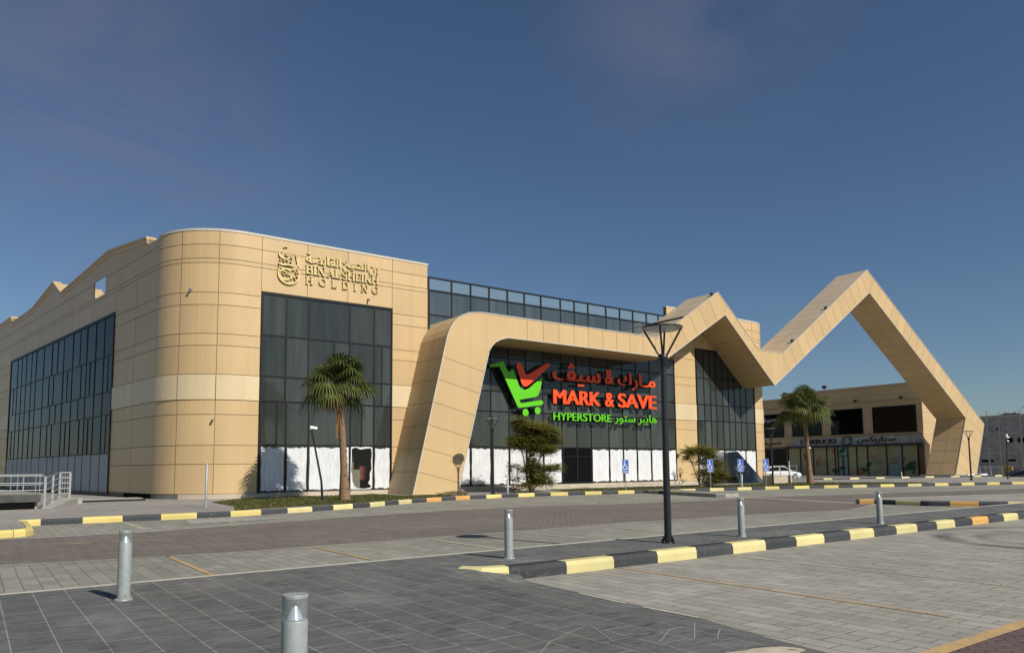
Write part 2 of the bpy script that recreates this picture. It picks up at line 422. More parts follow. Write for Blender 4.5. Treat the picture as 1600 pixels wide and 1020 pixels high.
# ------------------------------------------------------------------ mesh helpers
class MB:
    def __init__(s): s.v = []; s.f = []; s.mi = []; s.tn = []; s.sm = []
    def face(s, pts, mi=0, tone=None, smooth=False):
        i = len(s.v); s.v += [tuple(p) for p in pts]
        s.f.append(tuple(range(i, i + len(pts)))); s.mi.append(mi)
        s.tn.append(R.random() if tone is None else tone); s.sm.append(smooth)
    def mesh(s, vs, fs, mi=0, tone=None, smooth=False):
        i = len(s.v); s.v += [tuple(p) for p in vs]
        t = R.random() if tone is None else tone
        for f in fs:
            s.f.append(tuple(i + k for k in f)); s.mi.append(mi); s.tn.append(t); s.sm.append(smooth)
    def box(s, a, b, mi=0, tone=None):
        (x0, y0, z0), (x1, y1, z1) = a, b
        x0, x1 = min(x0, x1), max(x0, x1); y0, y1 = min(y0, y1), max(y0, y1); z0, z1 = min(z0, z1), max(z0, z1)
        v = [(x0, y0, z0), (x1, y0, z0), (x1, y1, z0), (x0, y1, z0), (x0, y0, z1), (x1, y0, z1), (x1, y1, z1), (x0, y1, z1)]
        s.mesh(v, [(0, 3, 2, 1), (4, 5, 6, 7), (0, 1, 5, 4), (1, 2, 6, 5), (2, 3, 7, 6), (3, 0, 4, 7)], mi, tone)
    def obox(s, c, ux, uy, uz, mi=0, tone=None):   # oriented box, half extents as vectors
        c = Vector(c); ux = Vector(ux); uy = Vector(uy); uz = Vector(uz)
        v = [c + a * ux + b * uy + d * uz for d in (-1, 1) for (a, b) in ((-1, -1), (1, -1), (1, 1), (-1, 1))]
        s.mesh(v, [(0, 3, 2, 1), (4, 5, 6, 7), (0, 1, 5, 4), (1, 2, 6, 5), (2, 3, 7, 6), (3, 0, 4, 7)], mi, tone)
    def tube(s, pts, rads, n=8, mi=0, tone=None, cap=True, smooth=True):
        pts = [Vector(p) for p in pts]
        if isinstance(rads, (int, float)): rads = [rads] * len(pts)
        vs = []; fs = []
        up = Vector((0, 0, 1))
        prev = None
        for i, p in enumerate(pts):
            d = (pts[min(i + 1, len(pts) - 1)] - pts[max(i - 1, 0)])
            d = d.normalized() if d.length > 1e-9 else Vector((0, 0, 1))
            if prev is None:
                a = Vector((1, 0, 0)) if abs(d.x) < 0.9 else Vector((0, 1, 0))
                a = (a - d * a.dot(d)).normalized()
            else:
                a = (prev - d * prev.dot(d)).normalized()
            prev = a
            b = d.cross(a)
            for k in range(n):
                t = 2 * math.pi * k / n
                vs.append(p + (a * math.cos(t) + b * math.sin(t)) * rads[i])
        for i in range(len(pts) - 1):
            for k in range(n):
                fs.append((i * n + k, i * n + (k + 1) % n, (i + 1) * n + (k + 1) % n, (i + 1) * n + k))
        t = R.random() if tone is None else tone
        s.mesh(vs, fs, mi, t, smooth)
        if cap:
            s.face([vs[k] for k in reversed(range(n))], mi, t)
            s.face([vs[(len(pts) - 1) * n + k] for k in range(n)], mi, t)
    def lathe(s, prof, c=(0, 0, 0), n=24, mi=0, tone=None, smooth=True):
        vs = []; fs = []
        for r, z in prof:
            for k in range(n):
                t = 2 * math.pi * k / n
                vs.append((c[0] + r * math.cos(t), c[1] + r * math.sin(t), c[2] + z))
        for i in range(len(prof) - 1):
            for k in range(n):
                fs.append((i * n + k, i * n + (k + 1) % n, (i + 1) * n + (k + 1) % n, (i + 1) * n + k))
        s.mesh(vs, fs, mi, tone, smooth)
    def prism(s, poly, off, mi=0, mi_side=None, tone=None):
        """poly: 3-D points (outline), off: extrusion vector; front face is poly."""
        if mi_side is None: mi_side = mi
        off = Vector(off)
        a = [Vector(p) for p in poly]; b = [p + off for p in a]
        s.face(a, mi, tone); s.face(list(reversed(b)), mi_side, tone)
        n = len(a)
        for i in range(n):
            j = (i + 1) % n
            s.face([a[j], a[i], b[i], b[j]], mi_side, tone)
    def build(s, name, mats, parent=None, loc=None):
        me = bpy.data.meshes.new(name)
        me.from_pydata(s.v, [], s.f)
        if not isinstance(mats, (list, tuple)): mats = [mats]
        for m in mats: me.materials.append(m)
        me.polygons.foreach_set('material_index', s.mi)
        me.polygons.foreach_set('use_smooth', s.sm)
        at = me.attributes.new('tone', 'FLOAT', 'FACE')
        at.data.foreach_set('value', s.tn)
        me.validate(); me.update()
        o = bpy.data.objects.new(name, me)
        COL.objects.link(o)
        if parent is not None:
            o.parent = parent
            if loc is None and parent.name in ROOTS:
                o.matrix_parent_inverse = Matrix.Translation(-Vector(ROOTS[parent.name]))
        if loc is not None: o.location = loc
        return o
ROOTS = {}

def tag(o, label=None, cat=None, group=None, kind=None):
    if label: o['label'] = label
    if cat: o['category'] = cat
    if group: o['group'] = group
    if kind: o['kind'] = kind
    return o
def thing(name, label, cat, loc=(0, 0, 0), rz=0.0, group=None):
    """an Empty at the base; parts that are built in world coordinates are shifted back by ROOTS when rz == 0"""
    o = bpy.data.objects.new(name, None)
    o.empty_display_size = 0.3
    COL.objects.link(o)
    o.location = loc; o.rotation_euler = (0, 0, rz)
    return tag(o, label, cat, group)
def world_thing(name, label, cat, loc, group=None):
    o = thing(name, label, cat, loc, 0.0, group)
    ROOTS[o.name] = tuple(loc)
    return o
def struct(o): return tag(o, kind='structure')
def kids(o): return [c for c in bpy.data.objects if c.parent == o]
def copy_tree(o, parent=None):
    c = o.copy(); COL.objects.link(c)
    c.parent = parent
    for ch in kids(o):
        copy_tree(ch, c)
    return c
def dup(o, loc, label, rz=None):
    c = copy_tree(o)
    c.location = loc
    if rz is not None: c.rotation_euler = (0, 0, rz)
    c['label'] = label
    return c

def text_shape(body, offset=0.0):
    """flat outline of a text with the built-in font as (verts, faces, bounds), in its own XY plane"""
    cu_ = bpy.data.curves.new('text', 'FONT')
    cu_.body = body; cu_.size = 1.0; cu_.offset = offset
    o = bpy.data.objects.new('text', cu_)
    COL.objects.link(o)
    bpy.context.view_layer.update()
    me = bpy.data.meshes.new_from_object(o.evaluated_get(bpy.context.evaluated_depsgraph_get()))
    bpy.data.objects.remove(o); bpy.data.curves.remove(cu_)
    bm = bmesh.new(); bm.from_mesh(me); bpy.data.meshes.remove(me)
    bmesh.ops.remove_doubles(bm, verts=bm.verts, dist=1e-5)
    return bm
def text_mesh(name, body, origin, ux, uz, width, height, depth, mats, parent, bold=0, boldness=0.03, base=None, stretch=True):
    """letters as solid shapes: origin = lower-left of the text box, ux/uz unit axes; bold = extra side copies"""
    out = bmesh.new()
    ux = Vector(ux); uz = Vector(uz); nrm = ux.cross(uz)     # towards the reader
    src = text_shape(body)
    bmesh.ops.triangulate(src, faces=src.faces)
    # separate overlapping letters in depth, so no two faces share a plane
    seen = set(); isl = {}
    k = 0
    for v in sorted(src.verts, key=lambda v: v.co.x):
        if v.index in seen: continue
        st = [v]; seen.add(v.index)
        while st:
            q = st.pop(); isl[q.index] = k
            for e in q.link_edges:
                u = e.other_vert(q)
                if u.index not in seen: seen.add(u.index); st.append(u)
        k += 1
    xs = [v.co.x for v in src.verts]; ys = [v.co.y for v in src.verts]
    x0, x1, y0, y1 = min(xs), max(xs), min(ys), max(ys)
    b = boldness * bold
    kx = width / (x1 - x0 + b * 2); ky = height / (y1 - y0)
    for c in range(-bold, bold + 1):
        m = {}
        for v in src.verts:
            d = (isl[v.index] % 3) * 0.004 + (c + bold) * 0.0017
            p = Vector(origin) + ux * ((v.co.x - x0 + b + c * boldness) * kx) + uz * ((v.co.y - y0) * ky) + nrm * d
            m[v.index] = out.verts.new(p)
        for f in src.faces:
            out.faces.new([m[v.index] for v in f.verts])
    src.free()
    for f in out.faces:
        f.normal_update()
        if f.normal.dot(nrm) < 0: f.normal_flip()
    ret = bmesh.ops.extrude_face_region(out, geom=list(out.faces))
    nv = [g for g in ret['geom'] if isinstance(g, bmesh.types.BMVert)]
    bmesh.ops.translate(out, verts=nv, vec=nrm * depth)
    for f in out.faces:
        f.normal_update()
        f.material_index = 0 if f.normal.dot(nrm) > 0.7 else 1
    me = bpy.data.meshes.new(name)
    out.to_mesh(me); out.free()
    for mt in mats: me.materials.append(mt)
    o = bpy.data.objects.new(name, me); COL.objects.link(o)
    if parent is not None:
        o.parent = parent
        if parent.name in ROOTS: o.matrix_parent_inverse = Matrix.Translation(-Vector(ROOTS[parent.name]))
    return o
def stroke(mb, pts, wd, depth, to3, lift=0.0, mi=0, mi_side=1, closed=False, ends=True):
    """a band of constant width along 2-D pts, mapped by to3(x, z, out) and extruded towards the reader"""
    n = len(pts)
    P = [Vector((p[0], p[1])) for p in pts]
    W = wd if isinstance(wd, (list, tuple)) else [wd] * n
    L = []; Rr = []
    for i in range(n):
        if closed: a, b = P[(i - 1) % n], P[(i + 1) % n]
        else: a, b = P[max(i - 1, 0)], P[min(i + 1, n - 1)]
        d = (b - a).normalized(); nn = Vector((-d.y, d.x)) * W[i] * 0.5
        L.append(P[i] + nn); Rr.append(P[i] - nn)
    rng_ = range(n if closed else n - 1)
    for i in rng_:
        j = (i + 1) % n
        f = [to3(*Rr[i], depth + lift), to3(*Rr[j], depth + lift), to3(*L[j], depth + lift), to3(*L[i], depth + lift)]
        mb.face(f, mi, 0.5)
        mb.face([to3(*Rr[i], 0), to3(*Rr[j], 0), f[1], f[0]], mi_side, 0.5)
        mb.face([to3(*L[j], 0), to3(*L[i], 0), f[3], f[2]], mi_side, 0.5)
    if not closed:
        for i in (0, n - 1):
            mb.face([to3(*L[i], 0), to3(*Rr[i], 0), to3(*Rr[i], depth + lift), to3(*L[i], depth + lift)], mi_side, 0.5)
def arc(cx, cz, rx, rz, a0, a1, n=14):
    return [(cx + rx * math.cos(math.radians(a0 + (a1 - a0) * i / n)), cz + rz * math.sin(math.radians(a0 + (a1 - a0) * i / n))) for i in range(n + 1)]
# ------------------------------------------------------------------ ground, paving, kerbs
LOT = -0.2
def sheet(name, poly, z, m):
    bm = bmesh.new()
    f = bm.faces.new([bm.verts.new((x, y, z)) for x, y in poly])
    f.normal_update()
    if f.normal.z < 0: f.normal_flip()
    bmesh.ops.triangulate(bm, faces=[f])
    me = bpy.data.meshes.new(name); bm.to_mesh(me); bm.free()
    me.materials.append(m)
    o = bpy.data.objects.new(name, me); COL.objects.link(o)
    return struct(o)
sheet('ground', [(-900, -900), (1500, -900), (1500, 1500), (-900, 1500)], -1.5, M['soil'])
g = MB(); g.box((-70, -40, -1.4), (110, 140, LOT - 0.06)); struct(g.build('site_slab', M['soil']))
sheet('car_park', [(-70, 12.4), (110, 12.4), (110, 60), (-70, 60)], LOT, M['lot_far'])
sheet('parking_bays', [(6.4, -40), (110, -40), (110, 10.3), (6.4, 10.3)], LOT, M['lot'])
road_far = [(-70, 24.2), (0.7, 24.36), (3.8, 24.2), (7.83, 25.36), (11.76, 26.4), (16.6, 27.4), (21.7, 27.2), (26.5, 25.8), (31.9, 25.0), (36, 25.6), (110, 10)]
road_near = [(110, -6), (52, 9.5), (41.5, 14.0), (36.0, 18.3), (28.4, 16.0), (23.9, 16.8), (17.8, 17.2), (10.3, 17.05), (5.2, 16.9), (0.55, 17.6), (-70, 17.5)]
sheet('road', road_far + road_near, LOT + 0.004, M['road'])
sheet('driveway', [(7.2, -40), (110, -40), (110, 3.45), (7.2, 3.45)], LOT + 0.004, M['road_near'])
# pale gutter across the road between the two islands
g = MB()
g.prism([(35.3, 27.0, LOT + 0.012), (35.75, 27.0, LOT + 0.012), (33.5, 18.0, LOT + 0.012), (33.1, 18.1, LOT + 0.012)], (0, 0, -0.03))
struct(g.build('gutter', M['l_white']))

far_path = [(-70, 25.05), (0.75, 25.05), (1.35, 25.2), (1.42, 29.6), (1.97, 30.0), (6.15, 29.9), (8.77, 30.06), (11.7, 30.94), (14.6, 32.18), (18.6, 34.5), (22.7, 36.0), (25.5, 36.4), (29.0, 36.4), (34.1, 35.4), (36.3, 34.9), (36.6, 34.4),
            (35.6, 31.2), (34.4, 27.3), (34.6, 26.95), (35.5, 26.9), (35.9, 27.3), (38.4, 34.0), (39.4, 34.5), (44.4, 33.9), (48.1, 33.3), (53.5, 31.5), (59.3, 29.6), (65.4, 27.4), (71.9, 25.1), (90, 18.6), (109.5, 11.6)]
sheet('footway', [(x, y + 0.12) for x, y in far_path] + [(109.5, 139), (-69.5, 139), (-69.5, 25.2)], -0.004, M['walk'])

def kerb_run(name, path, length, mats, pattern, width=0.18, side=1, top=0.012, start=0.0):
    """painted kerb stones along a path; side=+1: the road lies to the right of the path direction"""
    P = [Vector((x, y)) for x, y in path]
    cum = [0.0]
    for a, b in zip(P, P[1:]): cum.append(cum[-1] + (b - a).length)
    def at(s):
        s = max(0.0, min(s, cum[-1] - 1e-6))
        for i in range(len(P) - 1):
            if s <= cum[i + 1]:
                t = (s - cum[i]) / (cum[i + 1] - cum[i])
                return P[i].lerp(P[i + 1], t), (P[i + 1] - P[i]).normalized()
    mb = MB(); s = -start; k = 0
    while s < cum[-1]:
        a, b = max(s, 0) + 0.006, min(s + length, cum[-1]) - 0.006
        if b - a > 0.05:
            cuts = [a] + [c for c in cum if a + 0.02 < c < b - 0.02] + [b]
            if len(cuts) == 2: cuts = [a, b]
            tn = R.random(); mi = pattern(k, (a + b) / 2, at((a + b) / 2)[0])
            jit = R.uniform(-0.006, 0.006)
            secs = []
            for c in cuts:
                p, d = at(c)
                if 0 < cuts.index(c) < len(cuts) - 1:
                    d = (at(c + 0.05)[1] + at(c - 0.05)[1]).normalized()
                n = Vector((d.y, -d.x)) * side
                prof = [(0.0, LOT - 0.05), (0.0, top - 0.075), (0.035, top + jit), (width, top + jit), (width, LOT - 0.05)]
                secs.append([(p.x - n.x * o + n.x * width, p.y - n.y * o + n.y * width, z) for o, z in prof])
            for u, v in zip(secs, secs[1:]):
                for i in range(4):
                    mb.face([u[i], v[i], v[i + 1], u[i + 1]] if side > 0 else [u[i + 1], v[i + 1], v[i], u[i]], mi, tn)
            mb.face(secs[0] if side < 0 else list(reversed(secs[0])), mi, tn)
            mb.face(secs[-1] if side > 0 else list(reversed(secs[-1])), mi, tn)
        s += length; k += 1
    return struct(mb.build(name, mats))
KM = [M['k_black'], M['k_yellow'], M['k_pale'], M['k_orange'], M['concrete']]
kerb_run('kerb', [(-24, 25.05), (0.75, 25.05), (1.2, 25.15), (1.36, 25.6), (1.42, 29.4)], 1.25, KM, lambda k, s, p: 1 if p.x > -0.9 else (0 if k % 2 else 1))
kerb_run('kerb', far_path[4:17], 1.25, KM, lambda k, s, p: (0 if k % 2 == 0 else (3 if 20 < p.x < 25 else (2 if 9 < p.x < 20 else 1))), start=0.0)
kerb_run('kerb', [(1.30, 29.75), (1.95, 30.0)], 0.7, KM, lambda k, s, p: 1)
kerb_run('kerb', far_path[15:23], 1.2, KM, lambda k, s, p: 4)
kerb_run('kerb', far_path[22:], 1.35, KM, lambda k, s, p: (0 if k % 2 else (2 if R.random() < 0.3 else 1)))
near_path = [(6.60, 10.46), (6.82, 10.22), (7.3, 10.1), (15, 10.05), (26, 10.05), (48, 10.05)]
def near_pat(k, s, p):
    if k % 2 == 1: return 0
    return 3 if p.x > 23.5 and k % 4 == 0 else 2
kerb_run('kerb', near_path, 1.12, KM, near_pat, width=0.26, start=0.40)
isl_path = [(110, 24.0), (60, 24.5)]
kerb_run('kerb', [(32.9, 18.15), (33.35, 17.6), (33.45, 15.3), (34.3, 13.7), (35.7, 12.15)][::-1], 1.05, KM, lambda k, s, p: (3 if p.y > 17.5 else (0 if k % 2 else (2, 3)[(k // 2) % 2])), side=-1)
sheet('island_pavement', [(33.0, 18.0), (33.55, 17.6), (33.6, 15.3), (34.45, 13.7), (35.8, 12.25), (60, 12.2), (60, 14.5), (46, 15.0), (38, 17.2)], -0.004, M['walk'])
kerb_run('kerb', [(33.0, 18.2), (38, 17.3), (46, 15.1), (60, 14.6)], 1.1, KM, lambda k, s, p: 4, side=-1)
kerb_run('kerb', [(68, 44.0), (73, 43.3), (87, 40.3), (92, 38.8), (103, 36.6), (109, 35.5)], 1.3, KM, lambda k, s, p: (0 if k % 3 else 2), top=0.16)

# dark stone plaza with a ramp down to the parking bays, and the raised strip along the kerb
def sstep(t): t = max(0.0, min(1.0, t)); return t * t * (3 - 2 * t)
def plaza_z(x, y):
    return -0.2 * sstep((x - 5.75) / 1.45) * sstep((10.25 - y) / 0.75)
edge = [(-3, 7.15), (3.6, 7.15), (3.8, 7.15)]
def right_edge(y):
    pts = [(-40, 7.2), (3.4, 6.15), (4.39, 6.51), (4.99, 6.84), (6.0, 7.16), (7.2, 7.16), (8.47, 7.22), (9.84, 7.3), (10.3, 7.3)]
    for a, b in zip(pts, pts[1:]):
        if a[0] <= y <= b[0]: return a[1] + (b[1] - a[1]) * (y - a[0]) / (b[0] - a[0])
    return 7.3
bm = bmesh.new()
ys = [-40, -20, -8, 0, 2.6, 3.4] + [3.46 + 0.06 * i for i in range(115)]
ys = [y for y in ys if y < 10.31] + [10.32]
us = [0, .5, .7, .8, .86, .9] + [.9 + .1 * i / 44 for i in range(1, 45)]
gridv = []
for y in ys:
    xe = right_edge(y); row = []
    for u in us:
        x = -14 + (xe + 14) * u
        row.append(bm.verts.new((x, y, plaza_z(x, y) + 0.002 + (0.006 if u == 1 else 0))))
    gridv.append(row)
for i in range(len(ys) - 1):
    for j in range(len(us) - 1):
        bm.faces.new((gridv[i][j], gridv[i][j + 1], gridv[i + 1][j + 1], gridv[i + 1][j]))
me = bpy.data.meshes.new('plaza'); bm.to_mesh(me); bm.free(); me.materials.append(M['plaza'])
o = bpy.data.objects.new('plaza', me); COL.objects.link(o); struct(o)
for p in me.polygons: p.use_smooth = True
sheet('plaza_strip', [(-14, 10.32), (6.5, 10.32), (6.8, 10.30), (7.3, 10.17), (48, 10.17), (48, 11.9), (36.0, 12.05), (-14, 12.05)], 0.002, M['plaza'])
g = MB(); g.box((-14, 12.055, LOT - 0.05), (36.0, 12.16, 0.006)); struct(g.build('plaza_edging', M['l_white']))
g = MB(); g.box((-14, 12.165, LOT - 0.04), (4.6, 12.30, LOT + 0.010)); struct(g.build('plaza_edging', M['concrete']))

def line(name, a, b, wd, z, m, fn=None, seg=6):
    mb = MB(); A = Vector((a[0], a[1], 0)); B = Vector((b[0], b[1], 0)); d = (B - A).normalized(); n = Vector((-d.y, d.x, 0)) * wd / 2
    for i in range(seg):
        p, q = A.lerp(B, i / seg), A.lerp(B, (i + 1) / seg)
        zz = (lambda v: fn(v.x, v.y) + z + 0.004) if fn else (lambda v: z)
        t = R.random()
        c = [p - n, q - n, q + n, p + n]
        mb.face([(v.x, v.y, zz(v)) for v in c], 0, t)
    return struct(mb.build(name, m))
for x, m in ((9.52, 'l_orange'), (12.55, 'l_cream'), (15.57, 'l_cream'), (18.6, 'l_cream'), (21.6, 'l_cream'), (24.6, 'l_cream'), (27.6, 'l_cream'), (30.6, 'l_cream'), (33.6, 'l_cream')):
    line('parking_line', (x, 4.2 if x < 10 else 4.6), (x, 10.0), 0.075, LOT + 0.006, M[m])
for x, m, y0, y1 in ((3.47, 'l_orange', 13.5, 17.2), (6.57, 'l_orange', 13.4, 16.7), (9.6, 'l_cream', 12.5, 16.8), (12.6, 'l_cream', 12.5, 17), (15.6, 'l_cream', 12.5, 17), (4.44, 'l_cream', 25.2, 29.9), (7.4, 'l_cream', 25.6, 29.9)):
    line('parking_line', (x, y0), (x, y1), 0.09, LOT + 0.009, M[m])
for y, x0, x1 in ((4.52, 7.3, 11.2), (4.86, 7.6, 14), (4.15, 8.4, 13), (5.25, 9.2, 13.6)):
    line('paving_joint', (x0, y), (x1, y - 0.1), 0.014, LOT + 0.006, M['l_white'])
line('edge_line', (7.0, 3.52), (60, 3.50), 0.17, LOT + 0.009, M['l_orange'])
for a, b in (((1.9, 21.75), (2.6, 21.72)), ((3.0, 21.62), (4.5, 21.40)), ((-2.6, 21.9), (-1.2, 21.85))):
    line('road_dash', a, b, 0.14, LOT + 0.009, M['l_orange'])
line('road_edge_line', (-30, 17.62), (0.55, 17.68), 0.10, LOT + 0.009, M['l_cream'])
for a, b in zip(road_near[3:10], road_near[4:10]):
    line('road_edge_line', a, b, 0.11, LOT + 0.009, M['l_white'])
for a, b in zip(road_far[1:9], road_far[2:9]):
    line('road_edge_line', a, b, 0.11, LOT + 0.009, M['l_white'])
g = MB()   # a worn concrete slab beside the far kerb
g.face([(6.0, 26.6, LOT + 0.011), (9.6, 27.3, LOT + 0.011), (8.2, 29.3, LOT + 0.011), (6.4, 29.0, LOT + 0.011)])
struct(g.build('concrete_slab', M['concrete']))
M['ramp_joint'] = simple('pale_ramp_grout', (0.30, 0.29, 0.265), 0.9)
jl = dict(A=(4.44, 5.5), B=(5.25, 5.86), C=(4.9, 5.13), D=(5.67, 5.14), E=(6.73, 5.72), F=(5.58, 4.75), G=(6.48, 5.16), H=(5.75, 4.62), I=(6.35, 4.64), J=(6.2, 4.11), K=(5.23, 4.87), L=(4.9, 3.9), N=(7.0, 5.95))
jl.update(P=(3.7, 4.9), Q=(5.5, 3.6), S=(6.1, 3.6))
for a, b in ('AB', 'BC', 'BD', 'DK', 'DG', 'GH', 'EF', 'GI', 'EI', 'IJ', 'KL', 'AP', 'FQ', 'HS', 'CL'):
    line('ramp_joint', jl[a], jl[b], 0.011, 0.0015, M['ramp_joint'], plaza_z, 14)
for a, b in (((6.9, 10.0), (6.9, 9.0)), ((7.16, 8.2), (7.12, 7.2)), ((7.12, 6.9), (7.14, 6.0))):
    line('ramp_edging', a, b, 0.05, LOT + 0.012, M['l_white'])
# sand washed onto the ramp
g = MB(); cx, cy = 5.62, 3.98; ring = []
for k in range(22):
    t = 2 * math.pi * k / 22; r = 0.30 * (1 + 0.25 * math.sin(3 * t + 1) + R.uniform(-.1, .1))
    x, y = cx + 1.5 * r * math.cos(t), cy + 0.8 * r * math.sin(t)
    ring.append((x, y, plaza_z(x, y) + 0.006))
for k in range(22):
    g.face([(cx, cy, plaza_z(cx, cy) + 0.03), ring[k], ring[(k + 1) % 22]], 0, 0.5, True)
tag(g.build('sand', M['sand']), kind='stuff')

# grass verges: many short blades over the planted ground
def inside(p, poly):
    c = False; n = len(poly)
    for i in range(n):
        (x1, y1), (x2, y2) = poly[i], poly[i - 1]
        if (y1 > p[1]) != (y2 > p[1]) and p[0] < (x2 - x1) * (p[1] - y1) / (y2 - y1) + x1: c = not c
    return c
def grass(poly, n, hmin, hmax):
    mb = MB()
    xs = [p[0] for p in poly]; ys = [p[1] for p in poly]
    mb.face([(x, y, 0.004) for x, y in poly], 0, 0.35)
    k = 0
    while k < n:
        x, y = R.uniform(min(xs), max(xs)), R.uniform(min(ys), max(ys))
        if not inside((x, y), poly): continue
        cl = 0.5 + 0.5 * math.sin(x * 1.7 + math.sin(y * 2.1)) * math.sin(y * 1.3 + x * 0.6)
        if R.random() > 0.35 + 0.65 * cl: continue
        a = R.uniform(0, 6.283); h = R.uniform(hmin, hmax) * (0.5 + cl); wd = R.uniform(0.02, 0.045)
        dx, dy = math.cos(a) * wd, math.sin(a) * wd
        lx, ly = R.uniform(-.05, .05), R.uniform(-.05, .05)
        mb.face([(x - dx, y - dy, 0), (x + dx, y + dy, 0), (x + lx, y + ly, h)], 0, min(1, max(0, 0.2 + 0.6 * cl * R.random() + R.uniform(0, .3))))
        k += 1
    return tag(mb.build('grass', M['grass']), kind='stuff')
grass([(8.6, 30.6), (10.0, 31.2), (14.4, 32.5), (18.5, 34.85), (22.2, 36.3), (23.0, 37.3), (22.2, 38.9), (20.8, 39.2), (20.4, 42.7), (12.5, 42.7), (9.8, 39), (9.5, 34)], 13000, 0.025, 0.07)
grass([(31.2, 37.0), (36.5, 35.6), (37.6, 35.2), (40.5, 34.9), (48.2, 33.75), (53.6, 31.95), (59.4, 30.05), (63.5, 28.5), (65, 31), (61, 38), (57, 39), (50, 38.6), (41, 40.3), (33, 41.0)], 13000, 0.03, 0.08)

# ------------------------------------------------------------------ the large store building
FY = 43.0
ZS = [0.27, 1.93, 2.98, 4.72, 5.55, 7.0, 8.64, 9.32, 10.98, 11.7, 13.42, 13.68, 14.5, 15.3]
LD = Vector((-0.1515, 0.9885, 0)); LP = Vector((8.347, 46.563, 0)); LN = Vector((-0.9885, -0.1515, 0))
def front(out=0.0): return lambda x, z: Vector((x, FY - out, z))
def leftw(out=0.0): return lambda s, z: LP + LD * s + LN * out + Vector((0, 0, z))
def cyl(cx, cy, r):
    return lambda a, z, out=0.0: Vector((cx + (r + out) * math.cos(math.radians(a)), cy + (r + out) * math.sin(math.radians(a)), z))
bld = world_thing('store_building', 'large tan-panelled store with rounded corners and dark glass walls', 'building', (13.3, 43.0, 0))
JG = 0.018
mb = MB()
def cell(to, x0, x1, z0, z1, gl=JG, gr=JG, out=0.0):
    mi = 1 if (abs(z0 - 5.55) < 0.01 and abs(z1 - 7.0) < 0.01) else 0
    o_ = out + (0.045 if mi else 0.0)
    f = to(o_)
    mb.face([f(x0 + gl, z0 + JG), f(x1 - gr, z0 + JG), f(x1 - gr, z1 - JG), f(x0 + gl, z1 - JG)], mi)
    if mi:   # lower lip of the projecting band
        b = to(out - 0.02)
        mb.face([b(x0 + gl, z0 + JG), b(x1 - gr, z0 + JG), f(x1 - gr, z0 + JG), f(x0 + gl, z0 + JG)], 1)
def column(to, x0, x1, zs, gl=JG, gr=JG):
    for a, b in zip(zs, zs[1:]): cell(to, x0, x1, a, b, gl, gr)
top_zs = [12.03, 13.42, 13.68, 14.5, 15.3]
column(front, 12.5, 13.28, ZS, 0, JG)
for a, b in ((13.28, 16.05), (16.05, 18.68), (18.68, 21.78)): column(front, a, b, top_zs)
column(front, 21.78, 24.43, ZS)
column(front, 48.93, 51.72, ZS)
column(front, 48.15, 48.93, [10.98] + [z for z in ZS if z > 11])
for a, b in ((51.72, 54.5), (54.5, 57.3), (57.3, 60.14)): column(front, a, b, top_zs)
def ccell(fn, a0, a1, zs, gl, gr, n=8):
    for z0, z1 in zip(zs, zs[1:]):
        mi = 1 if abs(z0 - 5.55) < 0.01 else 0
        o_ = 0.045 if mi else 0.0
        tn = R.random()
        A = [a0 + gl + (a1 - gr - a0 - gl) * i / n for i in range(n + 1)]
        for p, q in zip(A, A[1:]):
            mb.face([fn(p, z0 + JG, o_), fn(q, z0 + JG, o_), fn(q, z1 - JG, o_), fn(p, z1 - JG, o_)], mi, tn, False)
            if mi: mb.face([fn(p, z0 + JG, -0.02), fn(q, z0 + JG, -0.02), fn(q, z0 + JG, o_), fn(p, z0 + JG, o_)], 1, tn)
CL = cyl(12.5, 47.2, 4.2); CR = cyl(60.14, 47.2, 4.2)
ga = 0.25
ccell(CL, 188.7, 218.4, ZS, 0, ga); ccell(CL, 218.4, 248.2, ZS, ga, ga); ccell(CL, 248.2, 270, ZS, ga, 0)
ccell(CR, 270, 298, ZS, ga, ga); ccell(CR, 298, 326, ZS, ga, ga); ccell(CR, 326, 360, ZS, ga, ga)
for a, b in ((47.2, 53), (53, 59), (59, 66), (66, 73)):
    column(lambda out: (lambda y, z: Vector((64.34 + out, y, z))), a, b, ZS)
# left wall with its stepped and gabled parapet
prof = [(0, 15.3), (1.95, 15.3), (1.95, 15.66), (9.3, 16.42), (21.1, 15.6), (23.6, 16.92), (30.4, 15.8), (38.6, 15.65), (38.6, 16.3), (46, 16.2), (70, 16.2)]
def ptop(s, right=False):
    for a, b in zip(prof, prof[1:]):
        if a[0] <= s <= b[0] and a[0] != b[0]:
            if s == b[0] and right: continue
            return a[1] + (b[1] - a[1]) * (s - a[0]) / (b[0] - a[0])
    return prof[-1][1]
WZ = [12.03, 13.42]
wl_open = (7.55, 37.75)
for a, b in ((0, 3.6), (3.6, 7.55), (37.75, 44), (44, 52), (52, 60), (60, 70)): column(leftw, a, b, [z for z in ZS if z < 13.5], 0 if a == 0 else JG)
for a, b in zip((7.55, 12.6, 17.6, 22.6, 27.6, 32.6), (12.6, 17.6, 22.6, 27.6, 32.6, 37.75)): column(leftw, a, b, WZ)
hole = (9.95, 12.5, 13.68, 14.88)
cuts = sorted(set([0, 1.95, 3.6, 6.6, 9.3, 9.95, 12.5, 17.6, 21.1, 23.6, 27.6, 30.4, 34.5, 38.6, 44, 52, 60, 70]))
